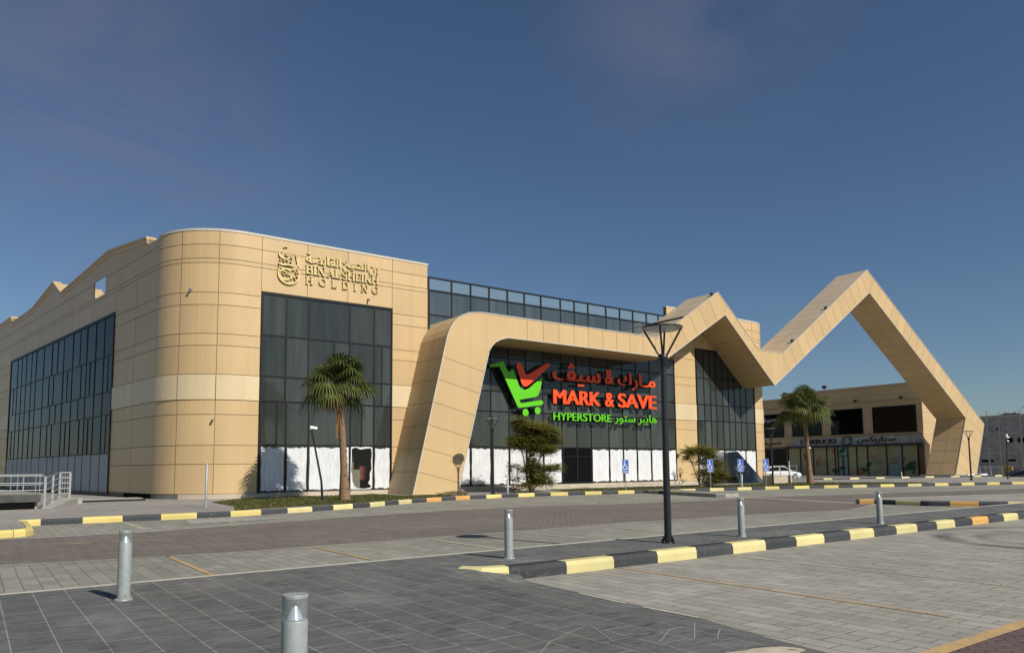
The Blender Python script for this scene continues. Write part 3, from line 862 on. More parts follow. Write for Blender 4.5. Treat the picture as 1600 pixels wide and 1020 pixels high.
for a, b in zip(cuts, cuts[1:]):
    f = leftw(0.0)
    ta, tb = ptop(a, True) , ptop(b)
    if a == 9.95:
        mb.face([f(a, 14.88), f(b, 14.88), f(b, tb), f(a, ta)], 0, 0.5)
        mb.face([f(a, 13.42 + JG), f(b, 13.42 + JG), f(b, 13.68), f(a, 13.68)], 0, 0.5)
        continue
    g0 = JG if a not in (0, 9.3, 9.95, 12.5, 1.95) else 0
    for z0, z1a, z1b in ((13.42, 13.68, 13.68), (13.68, 14.75, 14.75), (14.75, ta, tb)):
        mb.face([f(a + g0, z0 + JG), f(b, z0 + JG), f(b, z1b - JG), f(a + g0, z1a - JG)], 0, 0.5 + R.uniform(-.2, .2))
wall = mb.build('wall', [M['panel'], M['band']], bld)
# dark backing behind the joints, thick enough to be the wall itself
mb = MB(); B0 = 0.02
def slab(to0, to1, x0, x1, z0, z1, n=1):
    for i in range(n):
        a, b = x0 + (x1 - x0) * i / n, x0 + (x1 - x0) * (i + 1) / n
        v = [to0(a, z0), to0(b, z0), to0(b, z1), to0(a, z1), to1(a, z0), to1(b, z0), to1(b, z1), to1(a, z1)]
        mb.mesh(v, [(0, 1, 2, 3), (5, 4, 7, 6), (3, 2, 6, 7), (1, 0, 4, 5)] + ([(0, 3, 7, 4)] if i == 0 else []) + ([(1, 5, 6, 2)] if i == n - 1 else []))
fb, fc = front(-0.02), front(-0.35)
slab(fb, fc, 12.5, 18.95, 0, 15.29); slab(fb, fc, 20.5, 24.42, 0, 15.29); slab(fb, fc, 18.95, 20.5, 3.06, 15.29); slab(fb, fc, 18.95, 20.5, 0, 0.24)
slab(fb, fc, 24.42, 48.15, 0, 13.6); slab(fb, fc, 48.15, 60.14, 0, 15.29)
for fn, a0, a1 in ((CL, 188.7, 270), (CR, 270, 360)):
    slab(lambda a, z, fn=fn: fn(a, z, -0.02), lambda a, z, fn=fn: fn(a, z, -0.35), a0, a1, 0, 15.29, 14)
slab(lambda y, z: Vector((64.32, y, z)), lambda y, z: Vector((64.0, y, z)), 47.2, 73, 0, 15.29)
lb, lc = leftw(-0.02), leftw(-0.4)
lt = leftw(-0.06)
slab(lb, lc, 0, 8.5, 0, 15.28); slab(lb, lt, 8.5, 9.95, 0, 15.28); slab(lb, lt, 12.5, 14, 0, 15.28); slab(lb, lc, 14, 70, 0, 15.28); slab(lb, lt, 9.95, 12.5, 0, 13.66); slab(lb, lt, 9.95, 12.5, 14.9, 15.28)
for a, b in zip(prof, prof[1:]):   # parapet above 15.28, following its outline
    if b[0] - a[0] < 0.01 or b[0] < 2: continue
    v = [lb(a[0], 15.28), lb(b[0], 15.28), lb(b[0], b[1] - .01), lb(a[0], a[1] - .01), lc(a[0], 15.28), lc(b[0], 15.28), lc(b[0], b[1] - .01), lc(a[0], a[1] - .01)]
    mb.mesh(v, [(0, 1, 2, 3), (5, 4, 7, 6), (3, 2, 6, 7), (0, 3, 7, 4), (1, 5, 6, 2)])
mb.build('wall_backing', M['joint'], bld)
mb = MB()
mb.face([(9, 48, 13.3), (12.5, 43.4, 13.3), (60, 43.4, 13.3), (63.9, 48, 13.3), (63.9, 110, 13.3), (-1.0, 110, 13.3)])
mb.build('roof', M['roof'], bld)
# copings
mb = MB()
def coping(pts, wd_in, wd_out, z0, z1, mi=0):
    for (a, b) in zip(pts, pts[1:]):
        d = (Vector(b) - Vector(a)); d.z = 0; d.normalize(); n = Vector((d.y, -d.x, 0))
        A, Bv = Vector(a), Vector(b)
        v = [A - n * wd_in, Bv - n * wd_in, Bv + n * wd_out, A + n * wd_out]
        lo = [p + Vector((0, 0, z0)) for p in v]; hi = [p + Vector((0, 0, z1)) for p in v]
        mb.mesh(lo + hi, [(0, 3, 2, 1), (4, 5, 6, 7), (0, 1, 5, 4), (1, 2, 6, 5), (2, 3, 7, 6), (3, 0, 4, 7)], mi, 0.5)
cp = [tuple(CL(a, 0)) for a in [188.7 + (270 - 188.7) * i / 16 for i in range(17)]] + [(24.46, 43.0, 0)]
coping(cp, 0.42, 0.03, 15.3, 15.43)
cp2 = [(48.12, 43.0, 0)] + [tuple(CR(a, 0)) for a in [270 + 90 * i / 16 for i in range(17)]] + [(64.34, 73, 0)]
mb.build('coping', M['coping'], bld); mb = MB(); coping(cp2, 0.42, 0.03, 15.3, 15.43)
mb.build('coping', M['coping'], bld)
mb = MB()
for a, b in zip(prof, prof[1:]):
    if b[0] - a[0] < 0.01 or b[0] < 2: continue
    for z0, z1, o1, o2 in ((-0.28, 0.0, 0.05, -0.45), (0.0, 0.14, 0.12, -0.50)):
        p, q, r_, s_ = leftw(o1)(a[0] - .02, a[1]), leftw(o1)(b[0] + .02, b[1]), leftw(o2)(b[0] + .02, b[1]), leftw(o2)(a[0] - .02, a[1])
        if z1 == 0.0: r_, s_ = leftw(-0.01)(b[0] + .02, b[1]), leftw(-0.01)(a[0] - .02, a[1])
        lo = [v + Vector((0, 0, z0)) for v in (p, q, r_, s_)]; hi = [v + Vector((0, 0, z1)) for v in (p, q, r_, s_)]
        mb.mesh(lo + hi, [(0, 3, 2, 1), (4, 5, 6, 7), (0, 1, 5, 4), (1, 2, 6, 5), (2, 3, 7, 6), (3, 0, 4, 7)], 0, 0.5)
mb.build('parapet_trim', M['panel'], bld)
# gable end returns that show above the side parapet
mb = MB()
for s0, s1, h in ((22.3, 24.9, 16.9),):
    a, b, c_ = leftw(-0.5)(21.4, 15.7), leftw(-0.5)(23.6, 16.95), leftw(-0.5)(29.0, 15.9)
    mb.prism([a, b, c_], -LN * 3.0)
mb.build('parapet_gable', M['panel'], bld)
# plinth
mb = MB()
for fn, a0, a1, xa, xb in ((CL, 222, 270, 12.5, 24.4), (CR, 270, 350, 48.95, 60.14)):
    n = 12; mb = MB(); mb.box((xa, 42.95, -0.02), (xb, 42.975, 0.262))
    for i in range(n):
        p, q = a0 + (a1 - a0) * i / n, a0 + (a1 - a0) * (i + 1) / n
        mb.face([fn(p, -.02, .05), fn(q, -.02, .05), fn(q, .262, .05), fn(p, .262, .05)], 0, 0.5)
        mb.face([fn(p, .262, .05), fn(q, .262, .05), fn(q, .262, -.02), fn(p, .262, -.02)], 0, 0.5)
    mb.build('plinth', M['plinth'], bld)
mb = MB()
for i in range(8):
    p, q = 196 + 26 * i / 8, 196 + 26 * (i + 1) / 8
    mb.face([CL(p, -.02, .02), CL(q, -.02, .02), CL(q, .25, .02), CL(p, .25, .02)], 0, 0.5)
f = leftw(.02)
mb.face([f(4.6, -.02), f(0, -.02), f(0, .25), f(4.6, .25)], 1, .5)  # flat black face; shade of the void under the wall is painted on
mb.build('plinth_dark_faces', [M['dark_concrete'], M['dark']], bld)

def window(name, to, rows, frame_w=0.085, proud=0.05, glass='glass', x_range=None, jamb=0.10, parent=bld, wash=None, skip=(), sill=True, film=None):
    """rows: (z0, z1, [mullion positions including both ends])"""
    f = MB(); gl = MB(); ws_list = []; gaps = []
    x0, x1 = rows[0][2][0], rows[0][2][-1]
    za, zb = rows[-1][0], rows[0][1]
    def bar(a, b, z0, z1, pr, back=-0.01):
        v = [to(back)(a, z0), to(back)(b, z0), to(back)(b, z1), to(back)(a, z1), to(pr)(a, z0), to(pr)(b, z0), to(pr)(b, z1), to(pr)(a, z1)]
        f.mesh(v, [(4, 5, 6, 7), (0, 4, 7, 3), (1, 2, 6, 5), (3, 7, 6, 2), (0, 1, 5, 4)], 0, 0.5)
    bar(x0 - 0.0, x0 + jamb, za, zb, proud + .02); bar(x1 - jamb, x1, za, zb, proud + .02)
    bar(x0 + jamb, x1 - jamb, zb - jamb * 1.3, zb, proud + .018)
    for ri, (z0, z1, xs) in enumerate(rows):
        if ri: bar(x0 + jamb, x1 - jamb, z1 - frame_w / 2, z1 + frame_w / 2, proud)
        lo, hi = z0 + frame_w / 2, z1 - (frame_w / 2 if ri else jamb * 1.3)
        for k in xs[1:-1]: bar(k - frame_w / 2, k + frame_w / 2, lo, hi, proud - .004)
        for k, (a, b) in enumerate(zip(xs, xs[1:])):
            a2 = a + (jamb if k == 0 else frame_w / 2) - 0.01; b2 = b - (jamb if k == len(xs) - 2 else frame_w / 2) + 0.01
            if (ri, k) in skip: continue
            ta, tb, tc_ = R.uniform(-.006, .006), R.uniform(-.006, .006), R.uniform(-.004, .004)
            gl.face([to(0.012 + ta + tc_)(a2, lo - .01), to(0.012 + tb + tc_)(b2, lo - .01), to(0.012 + tb - tc_)(b2, hi + .01), to(0.012 + ta - tc_)(a2, hi + .01)], 0)
            if wash and ri == len(rows) - 1 and (ri, k) not in wash:
                m_ = 0.06; n = 9
                tp = [(a2 + m_ + (b2 - a2 - 2 * m_) * i / n, hi - 0.10 + R.uniform(-.07, .05)) for i in range(n + 1)]
                bt = [(a2 + m_ + (b2 - a2 - 2 * m_) * i / n, lo + 0.07 + R.uniform(-.05, .06)) for i in range(n + 1)]
                sl = [(a2 + m_ * R.uniform(.6, 1.5), lo + .07 + (hi - .2 - lo) * i / 6) for i in range(1, 6)]
                sr = [(b2 - m_ * R.uniform(.6, 1.5), lo + .07 + (hi - .2 - lo) * i / 6) for i in range(1, 6)]
                P_ = [tp[0]] + sl[::-1] + bt + sr + tp[::-1][:-1]
                ws_list.append([to(0.030)(x, z) for x, z in P_])
    fo = f.build(name, M['frame'], parent)
    go = gl.build('glass', M[glass], fo)
    for P_ in ws_list:
        ws = MB(); ws.face(P_, 0); ws.build('whitewash', M['wash'], fo)
    return fo
def spread(a, b, n, j=0.0): return [a + (b - a) * i / n + (R.uniform(-j, j) if 0 < i < n else 0) for i in range(n + 1)]
hx0, hx1 = 13.3, 21.8
window('window', front, [
    (9.47, 12.02, [hx0, 14.8, 16.18, 18.82, 20.52, hx1]),
    (7.03, 9.47, [hx0, 14.8, 16.18, 17.84, 18.84, 20.53, 21.06, hx1]),
    (5.58, 7.03, [hx0, 14.8, 16.2, 18.86, 20.53, 21.06, hx1]),
    (3.03, 5.58, [hx0, 14.33, 14.89, 16.26, 18.93, 19.7, 20.53, hx1]),
    (0.25, 3.03, [hx0, 14.89, 16.26, 18.93, 20.53, hx1])], wash={(4, 3)}, skip={(4, 3)}, jamb=0.11)
sx = [24.47, 26.1, 27.85, 29.57, 31.15, 32.71, 34.3, 36.1, 37.62, 39.1, 41.0, 42.55, 44.13, 45.8, 47.3, 48.9]
window('window', front, [(9.45, 10.7, sx), (7.03, 9.45, sx), (5.58, 7.03, sx), (3.05, 5.58, sx), (0.32, 3.05, sx)], wash={(4, 7), (4, 8)}, skip={(4, 7), (4, 8)}, jamb=0.06)
w2x = [51.75, 52.79, 53.69, 54.46, 55.38, 56.25, 57.1, 57.96, 58.83, 60.12]
w2s = [51.75, 53.69, 55.38, 57.1, 58.83, 60.12]
window('window', front, [(9.4, 12.02, w2x), (7.03, 9.4, w2x), (5.58, 7.03, w2x), (3.05, 5.58, w2x), (0.40, 3.05, [51.75, 53.69, 55.38, 57.0, 58.5, 60.12])], wash={'x'}, jamb=0.10)
px = [24.5, 26.33, 27.9, 29.48, 31.1, 32.65, 34.22, 36.14, 37.55, 38.99, 40.94, 42.48, 44.0, 45.62, 47.08, 48.12]
window('window', front, [(11.95, 13.68, px), (10.72, 11.95, px)], glass='glass_top', jamb=0.07)
# glass parapet on top of the middle bay: clear panes between posts
f = MB(); gl = MB()
f.box((24.5, 42.96, 14.46), (48.12, 43.06, 14.56))
for k in px: f.box((k - .05, 42.95, 13.68), (k + .05, 43.07, 14.46))
for a, b in zip(px, px[1:]): gl.face([(a + .05, 43.01, 13.69), (b - .05, 43.01, 13.69), (b - .05, 43.01, 14.46), (a + .05, 43.01, 14.46)])
fo = f.build('glass_parapet', M['frame'], bld); gl.build('glass', M['balustrade'], fo)
# side window on the left wall
m1 = [7.55, 9.6, 11.48, 13.54, 15.2, 17.07, 19.56, 21.3, 23.0, 25.55, 28.1, 29.7, 31.6, 33.3, 34.9, 37.75]
m2 = [7.55, 8.6, 9.6, 11.48, 12.6, 13.54, 14.73, 17.07, 18.3, 19.56, 22.22, 23.61, 25.55, 28.1, 29.7, 31.6, 33.3, 34.9, 36.2, 37.75]
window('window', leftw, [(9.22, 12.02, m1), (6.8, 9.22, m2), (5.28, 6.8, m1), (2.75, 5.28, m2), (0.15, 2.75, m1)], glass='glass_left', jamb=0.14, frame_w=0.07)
mb = MB()
for a, b in zip(m1, m1[1:]):
    mb.face([leftw(0.034)(a + .08, .25), leftw(0.034)(b - .08, .25), leftw(0.034)(b - .08, 2.68), leftw(0.034)(a + .08, 2.68)], 0)
mb.build('window_film', M['board'], bld)
# entrance: dark lobby with glass doors
mb = MB()
mb.box((36.13, 43.01, 0.30), (39.07, 43.30, 3.02), 0)
lob = mb.build('entrance', M['dark'], bld)
d = MB()
for a in (36.2, 37.55, 38.95): d.box((a - .04, 42.94, .32), (a + .04, 43.0, 3.0))
d.box((36.24, 42.94, 2.3), (38.91, 43.0, 2.38)); d.box((36.24, 42.95, .32), (38.91, 43.0, .42))
dd = d.build('door', M['frame'], lob)
# broken paint on one pane: clear glass, paint round the edge, a dark store room behind
mb = MB()
x0, x1, z0, z1 = 18.96, 20.50, 0.29, 3.0
hp = [(19.05, 2.83), (19.3, 2.93), (19.62, 2.80), (20.0, 2.86), (20.35, 2.88), (20.41, 2.55), (20.36, 2.1), (20.40, 1.6), (20.28, 1.3), (20.3, .95), (20.18, .7), (20.38, .5), (20.32, .42), (19.9, .36), (19.45, .40), (19.25, .55), (19.12, .85), (19.10, 1.2), (19.02, 1.5), (19.06, 2.2)]
bx = [(19.0, 2.95), (19.3, 2.98), (19.62, 2.93), (20.0, 2.98), (20.44, 2.95), (20.46, 2.55), (20.45, 2.1), (20.47, 1.6), (20.46, 1.3), (20.45, .95), (20.46, .7), (20.45, .42), (20.38, .33), (19.9, .32), (19.45, .33), (19.0, .35), (18.99, .85), (18.98, 1.2), (18.985, 1.5), (18.99, 2.2)]
for i in range(20):
    j = (i + 1) % 20
    mb.face([front(.03)(*bx[j]), front(.03)(*bx[i]), front(.03)(*hp[i]), front(.03)(*hp[j])], 0, 0.6)
pw = mb.build('torn_whitewash', M['wash'], bld)
gl = MB(); gl.face([front(.012)(x0, z0), front(.012)(x1, z0), front(.012)(x1, z1), front(.012)(x0, z1)], 0, 0.5); gl.build('glass', M['clear'], pw)
mb = MB()
X0, X1, Y0, Y1, Z0, Z1 = 18.2, 21.4, 43.36, 46.5, 0.25, 3.05
mb.face([(X0, Y1, Z0), (X1, Y1, Z0), (X1, Y1, Z1), (X0, Y1, Z1)]); mb.face([(X0, Y0, Z0), (X1, Y0, Z0), (X1, Y1, Z0), (X0, Y1, Z0)])
mb.face([(X0, Y0, Z1), (X1, Y0, Z1), (X1, Y1, Z1), (X0, Y1, Z1)]); mb.face([(X0, Y0, Z0), (X0, Y1, Z0), (X0, Y1, Z1), (X0, Y0, Z1)]); mb.face([(X1, Y0, Z0), (X1, Y1, Z0), (X1, Y1, Z1), (X1, Y0, Z1)])
mb.build('store_room', M['dark'], bld)
for i, (a, b, mat, lab) in enumerate((((18.9, 43.7, .26), (19.95, 44.4, 1.55), 'carton', 'olive brown carton at the bottom of the torn paint hole'), ((18.8, 43.9, 1.58), (19.6, 44.5, 2.45), 'carton', 'brown carton stacked on top behind the torn paint hole'), ((19.97, 43.8, .9), (20.5, 44.3, 1.75), 'carton_red', 'red carton behind the hole in the white paint'))):
    t = MB(); t.box(a, b); zt = b[2]
    t.box((a[0], a[1] - .004, (a[2] + zt) / 2 - .02), (b[0], a[1] - .001, (a[2] + zt) / 2 + .02))
    if mat == 'carton': t.box(((a[0] + b[0]) / 2 - .015, a[1] - .006, a[2]), ((a[0] + b[0]) / 2 + .015, a[1] - .0045, zt))
    tag(t.build('carton', M[mat]), lab, 'box', 'cartons stored behind the window')
# small ledges under the glass and the wide entrance steps
st = world_thing('entrance_steps', 'wide pale stone steps along the foot of the sign facade', 'steps', (37, 42.2, 0))
for k, (ya, zb) in enumerate(((41.5, 0.11), (41.95, 0.21), (42.4, 0.31))):
    t = MB(); t.box((26.2 + .2 * k, ya, 0.0 if k == 0 else 0.11 + .1 * (k - 1)), (48.8 - .1 * k, 42.93, zb)); t.build('step', M['stone'], st)

# ------------------------------------------------------------------ the folded archway in front
AY, BY = 39.6, 42.98
pairs = [((21.5, -0.05), (24.68, -0.05)), ((23.95, 9.95), (27.12, 9.22))]
curve = [((24.16, 10.42), (27.34, 9.56)), ((24.48, 10.90), (27.64, 9.86)), ((24.95, 11.32), (28.05, 10.08)), ((25.6, 11.60), (28.5, 10.21)), ((26.6, 11.72), (28.75, 10.26))]
pairs += curve + [((28.9, 11.71), (30.2, 10.25)), ((43.25, 11.68), (44.4, 10.18)), ((50.88, 16.35), (51.75, 14.49))]
pairs += [((56.3, 11.84), (57.7, 9.42)), ((58.2, 11.84), (58.49, 8.78)), ((60.0, 11.86), (59.6, 9.45))]
pairs += [((75.8, 22.1), (76.0, 19.68)), ((102.15, 6.45), (97.07, 7.05)), ((99.1, 0.28), (93.5, 0.28))]
def lerp2(a, b, t): return (a[0] + (b[0] - a[0]) * t, a[1] + (b[1] - a[1]) * t)
arch = world_thing('entrance_arch', 'folded tan ribbon arch with two pointed peaks standing before the glass facade', 'arch', (21.5, 41, 0))
fr = MB(); sd = MB()
G2 = 0.016
def v3(p, y): return Vector((p[0], y, p[1]))
segs = [(0, 1, 1.42), (1, 2, 0), (2, 3, 0), (3, 4, 0), (4, 5, 0), (5, 6, 0), (6, 7, 0), (7, 8, 1.42), (8, 9, 1.5), (9, 10, 1.5), (10, 11, 9), (11, 12, 9), (12, 13, 1.47), (13, 14, 1.5), (14, 15, 1.5)]
def clip(poly, d, t, keep_above):
    out = []
    f = lambda p: (p[0] * d[0] + p[1] * d[1] - t) * (1 if keep_above else -1)
    for a, b in zip(poly, poly[1:] + poly[:1]):
        fa, fb = f(a), f(b)
        if fa >= 0: out.append(a)
        if (fa > 0 and fb < 0) or (fa < 0 and fb > 0): out.append(lerp2(a, b, fa / (fa - fb)))
    return out
for (i, j, step) in segs:
    (o0, i0), (o1, i1) = pairs[i], pairs[j]
    dv = (Vector(o1) - Vector(o0)).normalized(); d = (dv.x, dv.y)
    quad_ = [i0, i1, o1, o0]
    ts = [p[0] * d[0] + p[1] * d[1] for p in quad_]; t0, t1 = min(ts), max(ts)
    n = max(1, round((t1 - t0) / step)) if step else 1
    for k in range(n):
        e = G2 if step else 0.0
        ta = t0 + (t1 - t0) * k / n + (e if k else 0); tb = t0 + (t1 - t0) * (k + 1) / n - (e if k < n - 1 else 0)
        P_ = clip(clip(quad_, d, ta, True), d, tb, False)
        tn = R.random() if step else 0.5
        if len(P_) > 2:
            fr.face([v3(p, AY) for p in P_], 0, tn); fr.face([v3(p, BY) for p in P_[::-1]], 0, tn)
        for (p, q, outer) in ((o0, o1, True), (i0, i1, False)):
            sp = p[0] * d[0] + p[1] * d[1]; sq = q[0] * d[0] + q[1] * d[1]
            if abs(sq - sp) < 1e-6: continue
            ua, ub = max(0, (ta - sp) / (sq - sp)), min(1, (tb - sp) / (sq - sp))
            if ub - ua < 1e-3: continue
            pa_, pb_ = lerp2(p, q, ua), lerp2(p, q, ub)
            for y0, y1 in ((AY, (AY + BY) / 2), ((AY + BY) / 2, BY)):
                y0 += 0.012; y1 -= 0.012; t2 = R.random() if step else 0.5
                if outer: fr.face([v3(pa_, y0), v3(pb_, y0), v3(pb_, y1), v3(pa_, y1)], 1 if i > 7 else 0, t2)
                else: fr.face([v3(pa_, y1), v3(pb_, y1), v3(pb_, y0), v3(pa_, y0)], 0, t2)
    # dark core behind the joints
    def ins(o, q, t=0.012):
        c = ((o[0] + q[0]) / 2, (o[1] + q[1]) / 2); L = (Vector(o) - Vector(c)).length
        return lerp2(o, c, t / L), lerp2(q, c, t / L)
    (p0, q0), (p1, q1) = ins(o0, i0), ins(o1, i1)
    A, B = AY + .012, BY - .012
    vs = [v3(p0, A), v3(p1, A), v3(q1, A), v3(q0, A), v3(p0, B), v3(p1, B), v3(q1, B), v3(q0, B)]
    sd.mesh(vs, [(3, 2, 1, 0), (4, 5, 6, 7), (0, 1, 5, 4), (2, 3, 7, 6)])
M['panel_top'] = panel_mat('weathered_top_panel', (0.53, 0.425, 0.285), 0.035, 0.6)
fr.build('cladding', [M['panel'], M['panel_top']], arch)
sd.build('frame_core', M['joint'], arch)
tr = MB()
for idx in (0, 1):
    pl = [v3(p[idx], AY - .012) for p in pairs]
    for a, b in zip(pl, pl[1:]):
        d = (b - a).normalized(); n = Vector((d.z, 0, -d.x)) * 0.03
        tr.obox((a + b) / 2, (b - a) / 2, Vector((0, .022, 0)), n, 0, 0.5)
tr.build('edge_trim', M['trim'], arch)
# thin black expansion strip over the first slope
t = MB(); a = lerp2(pairs[8][0], pairs[9][0], 0.42); d = (Vector(pairs[9][0]) - Vector(pairs[8][0])).normalized()
t.obox((a[0] - .03, (AY + BY) / 2, a[1] + .05), (d.x * .04, 0, d.y * .04), (0, 1.66, 0), (-d.y * .05, 0, d.x * .05)); t.build('joint_strip', M['black'], arch)
# concrete base under the right foot
t = MB(); t.box((92.4, 39.3, LOT), (99.9, 43.2, 0.27)); t.build('foot_base', M['concrete'], arch)
# small floodlights on the sloping beam
for tt in (0.12, 0.50):
    t = MB(); a = lerp2(pairs[12][0], pairs[13][0], tt)
    t.obox((a[0], AY + .25, a[1] + .14), (.12, 0, .06), (0, .08, 0), (-.05, 0, .09))
    t.tube([(a[0], AY + .25, a[1] - .02), (a[0], AY + .25, a[1] + .1)], .025, 6)
    tag(t.build('floodlight', M['black']), ('small black floodlight low on the rising beam of the tall peak' if tt < .3 else 'small black floodlight halfway up the rising beam of the tall peak'), 'floodlight', 'floodlights on the arch')
t = MB(); a = lerp2(pairs[8][0], pairs[9][0], 0.93)
t.obox((a[0], AY + .25, a[1] + .14), (.12, 0, .06), (0, .08, 0), (-.05, 0, .09)); t.tube([(a[0], AY + .25, a[1] - .02), (a[0], AY + .25, a[1] + .1)], .025, 6)
tag(t.build('floodlight', M['black']), 'small black floodlight beside the lower peak of the arch', 'floodlight', 'floodlights on the arch')
# ------------------------------------------------------------------ the big shop sign on the glass
SY = 42.62
sg = world_thing('shop_sign', 'red and green shop sign with trolley emblem and two scripts on dark glass', 'sign', (34.8, SY, 5.0))
def on_sign(x, z, o): return Vector((x, SY - o, z))
c = MB()
D1 = 0.22
body = [(29.1, 8.62), (29.1, 8.78), (30.28, 9.15), (30.36, 8.95), (30.62, 8.52), (30.78, 8.36), (30.86, 8.55), (30.94, 8.40), (31.02, 8.58), (31.14, 8.62), (31.45, 7.95), (31.66, 7.45), (31.84, 7.27), (32.18, 7.18), (32.55, 7.32), (33.0, 7.66), (33.86, 8.22), (33.62, 7.35), (33.50, 7.02), (33.38, 6.82), (33.1, 6.70), (31.68, 6.44), (31.80, 6.20), (33.66, 6.50), (33.82, 6.44), (33.88, 6.32), (33.80, 6.20), (33.66, 6.14), (31.66, 5.85), (31.52, 5.90), (31.36, 6.20), (29.95, 8.72)]
c.prism([on_sign(x, z, D1) for x, z in reversed(body)][::-1], (0, D1, 0), 0, 1, 0.5)
c.build('trolley', [M['s_green'], M['blackface']], sg)
c = MB()
chk = [(31.36, 8.93), (31.44, 9.07), (31.62, 9.13), (31.84, 9.10), (31.92, 8.97), (32.18, 8.40), (32.33, 8.28), (32.5, 8.33), (34.26, 9.31), (34.42, 9.30), (34.50, 9.16), (34.36, 8.98), (32.62, 7.62), (32.38, 7.46), (32.18, 7.42), (31.98, 7.48), (31.86, 7.62)]
c.prism([on_sign(x, z, .26) for x, z in chk][::-1], (0, .2, 0), 0, 1, 0.5)
c.build('check_mark', [M['s_red'], M['blackface']], sg)
for x, z in ((32.22, 5.54), (33.33, 5.72)):
    c = MB(); c.prism([on_sign(x + .27 * math.cos(t * math.pi / 12), z + .27 * math.sin(t * math.pi / 12), D1) for t in range(24)], (0, D1, 0), 0, 1, 0.5)
    c.build('trolley_wheel', [M['s_green'], M['blackface']], sg)
RM = [M['s_red'], M['blackface']]; GM = [M['s_green'], M['blackface']]
UX, UZ = (1, 0, 0), (0, 0, 1)
def word(name, body, x0, x1, z0, z1, mats, parent, bold, bd, depth=.2, y=SY, ux=UX):
    return text_mesh(name, body, (x0, y, z0), ux, UZ, x1 - x0, z1 - z0, depth, mats, parent, bold, bd)
word('lettering', 'MARK', 34.84, 39.66, 6.32, 7.38, RM, sg, 2, .022)
word('lettering', '&', 40.1, 41.12, 6.30, 7.40, RM, sg, 2, .022)
word('lettering', 'SAVE', 41.5, 46.0, 6.30, 7.42, RM, sg, 2, .022)
word('lettering', 'HYPERSTORE', 34.82, 40.76, 5.08, 5.66, GM, sg, 1, .03)
word('lettering', '\uFEAD\uFEEE\uFE98\uFEB3 \uFEAE\uFE92\uFEF3\uFE8E\uFEEB', 41.1, 45.95, 4.95, 5.80, GM, sg, 1, .02)
word('lettering', '\uFB6B\uFEF4\uFEB3', 34.78, 39.7, 7.76, 9.46, RM, sg, 2, .022)
word('lettering', '&', 40.12, 41.12, 8.10, 9.26, RM, sg, 2, .022)
word('lettering', '\uFED9\uFEAD\uFE8E\u0640\uFEE3', 41.5, 45.9, 7.78, 9.12, RM, sg, 2, .02)
# steel brackets that carry the letters
c = MB()
for z in (6.5, 7.2, 5.3, 8.2): c.box((34.8, 42.66, z - .02), (45.9, 42.70, z + .02))
for x in (35.3, 39, 42.5, 45.5):
    for z in (5.3, 6.8, 8.2): c.box((x - .02, 42.66, z - .03), (x + .02, 42.96, z + .03))
for z in (8.0, 6.0): c.box((31.9, 42.63, z - .03), (31.96, 42.96, z + .03))
c.build('bracket', M['black'], sg)

# ------------------------------------------------------------------ the gold sign on the rounded block
hs = world_thing('holding_sign', 'gold company sign with calligraphic emblem and serif letters on the tan wall', 'sign', (14.1, 42.95, 12.7))
HY = 42.97
def gold(x, z, o): return Vector((x, HY - o, z))
GOLD = [M['s_gold'], M['s_gold_side']]
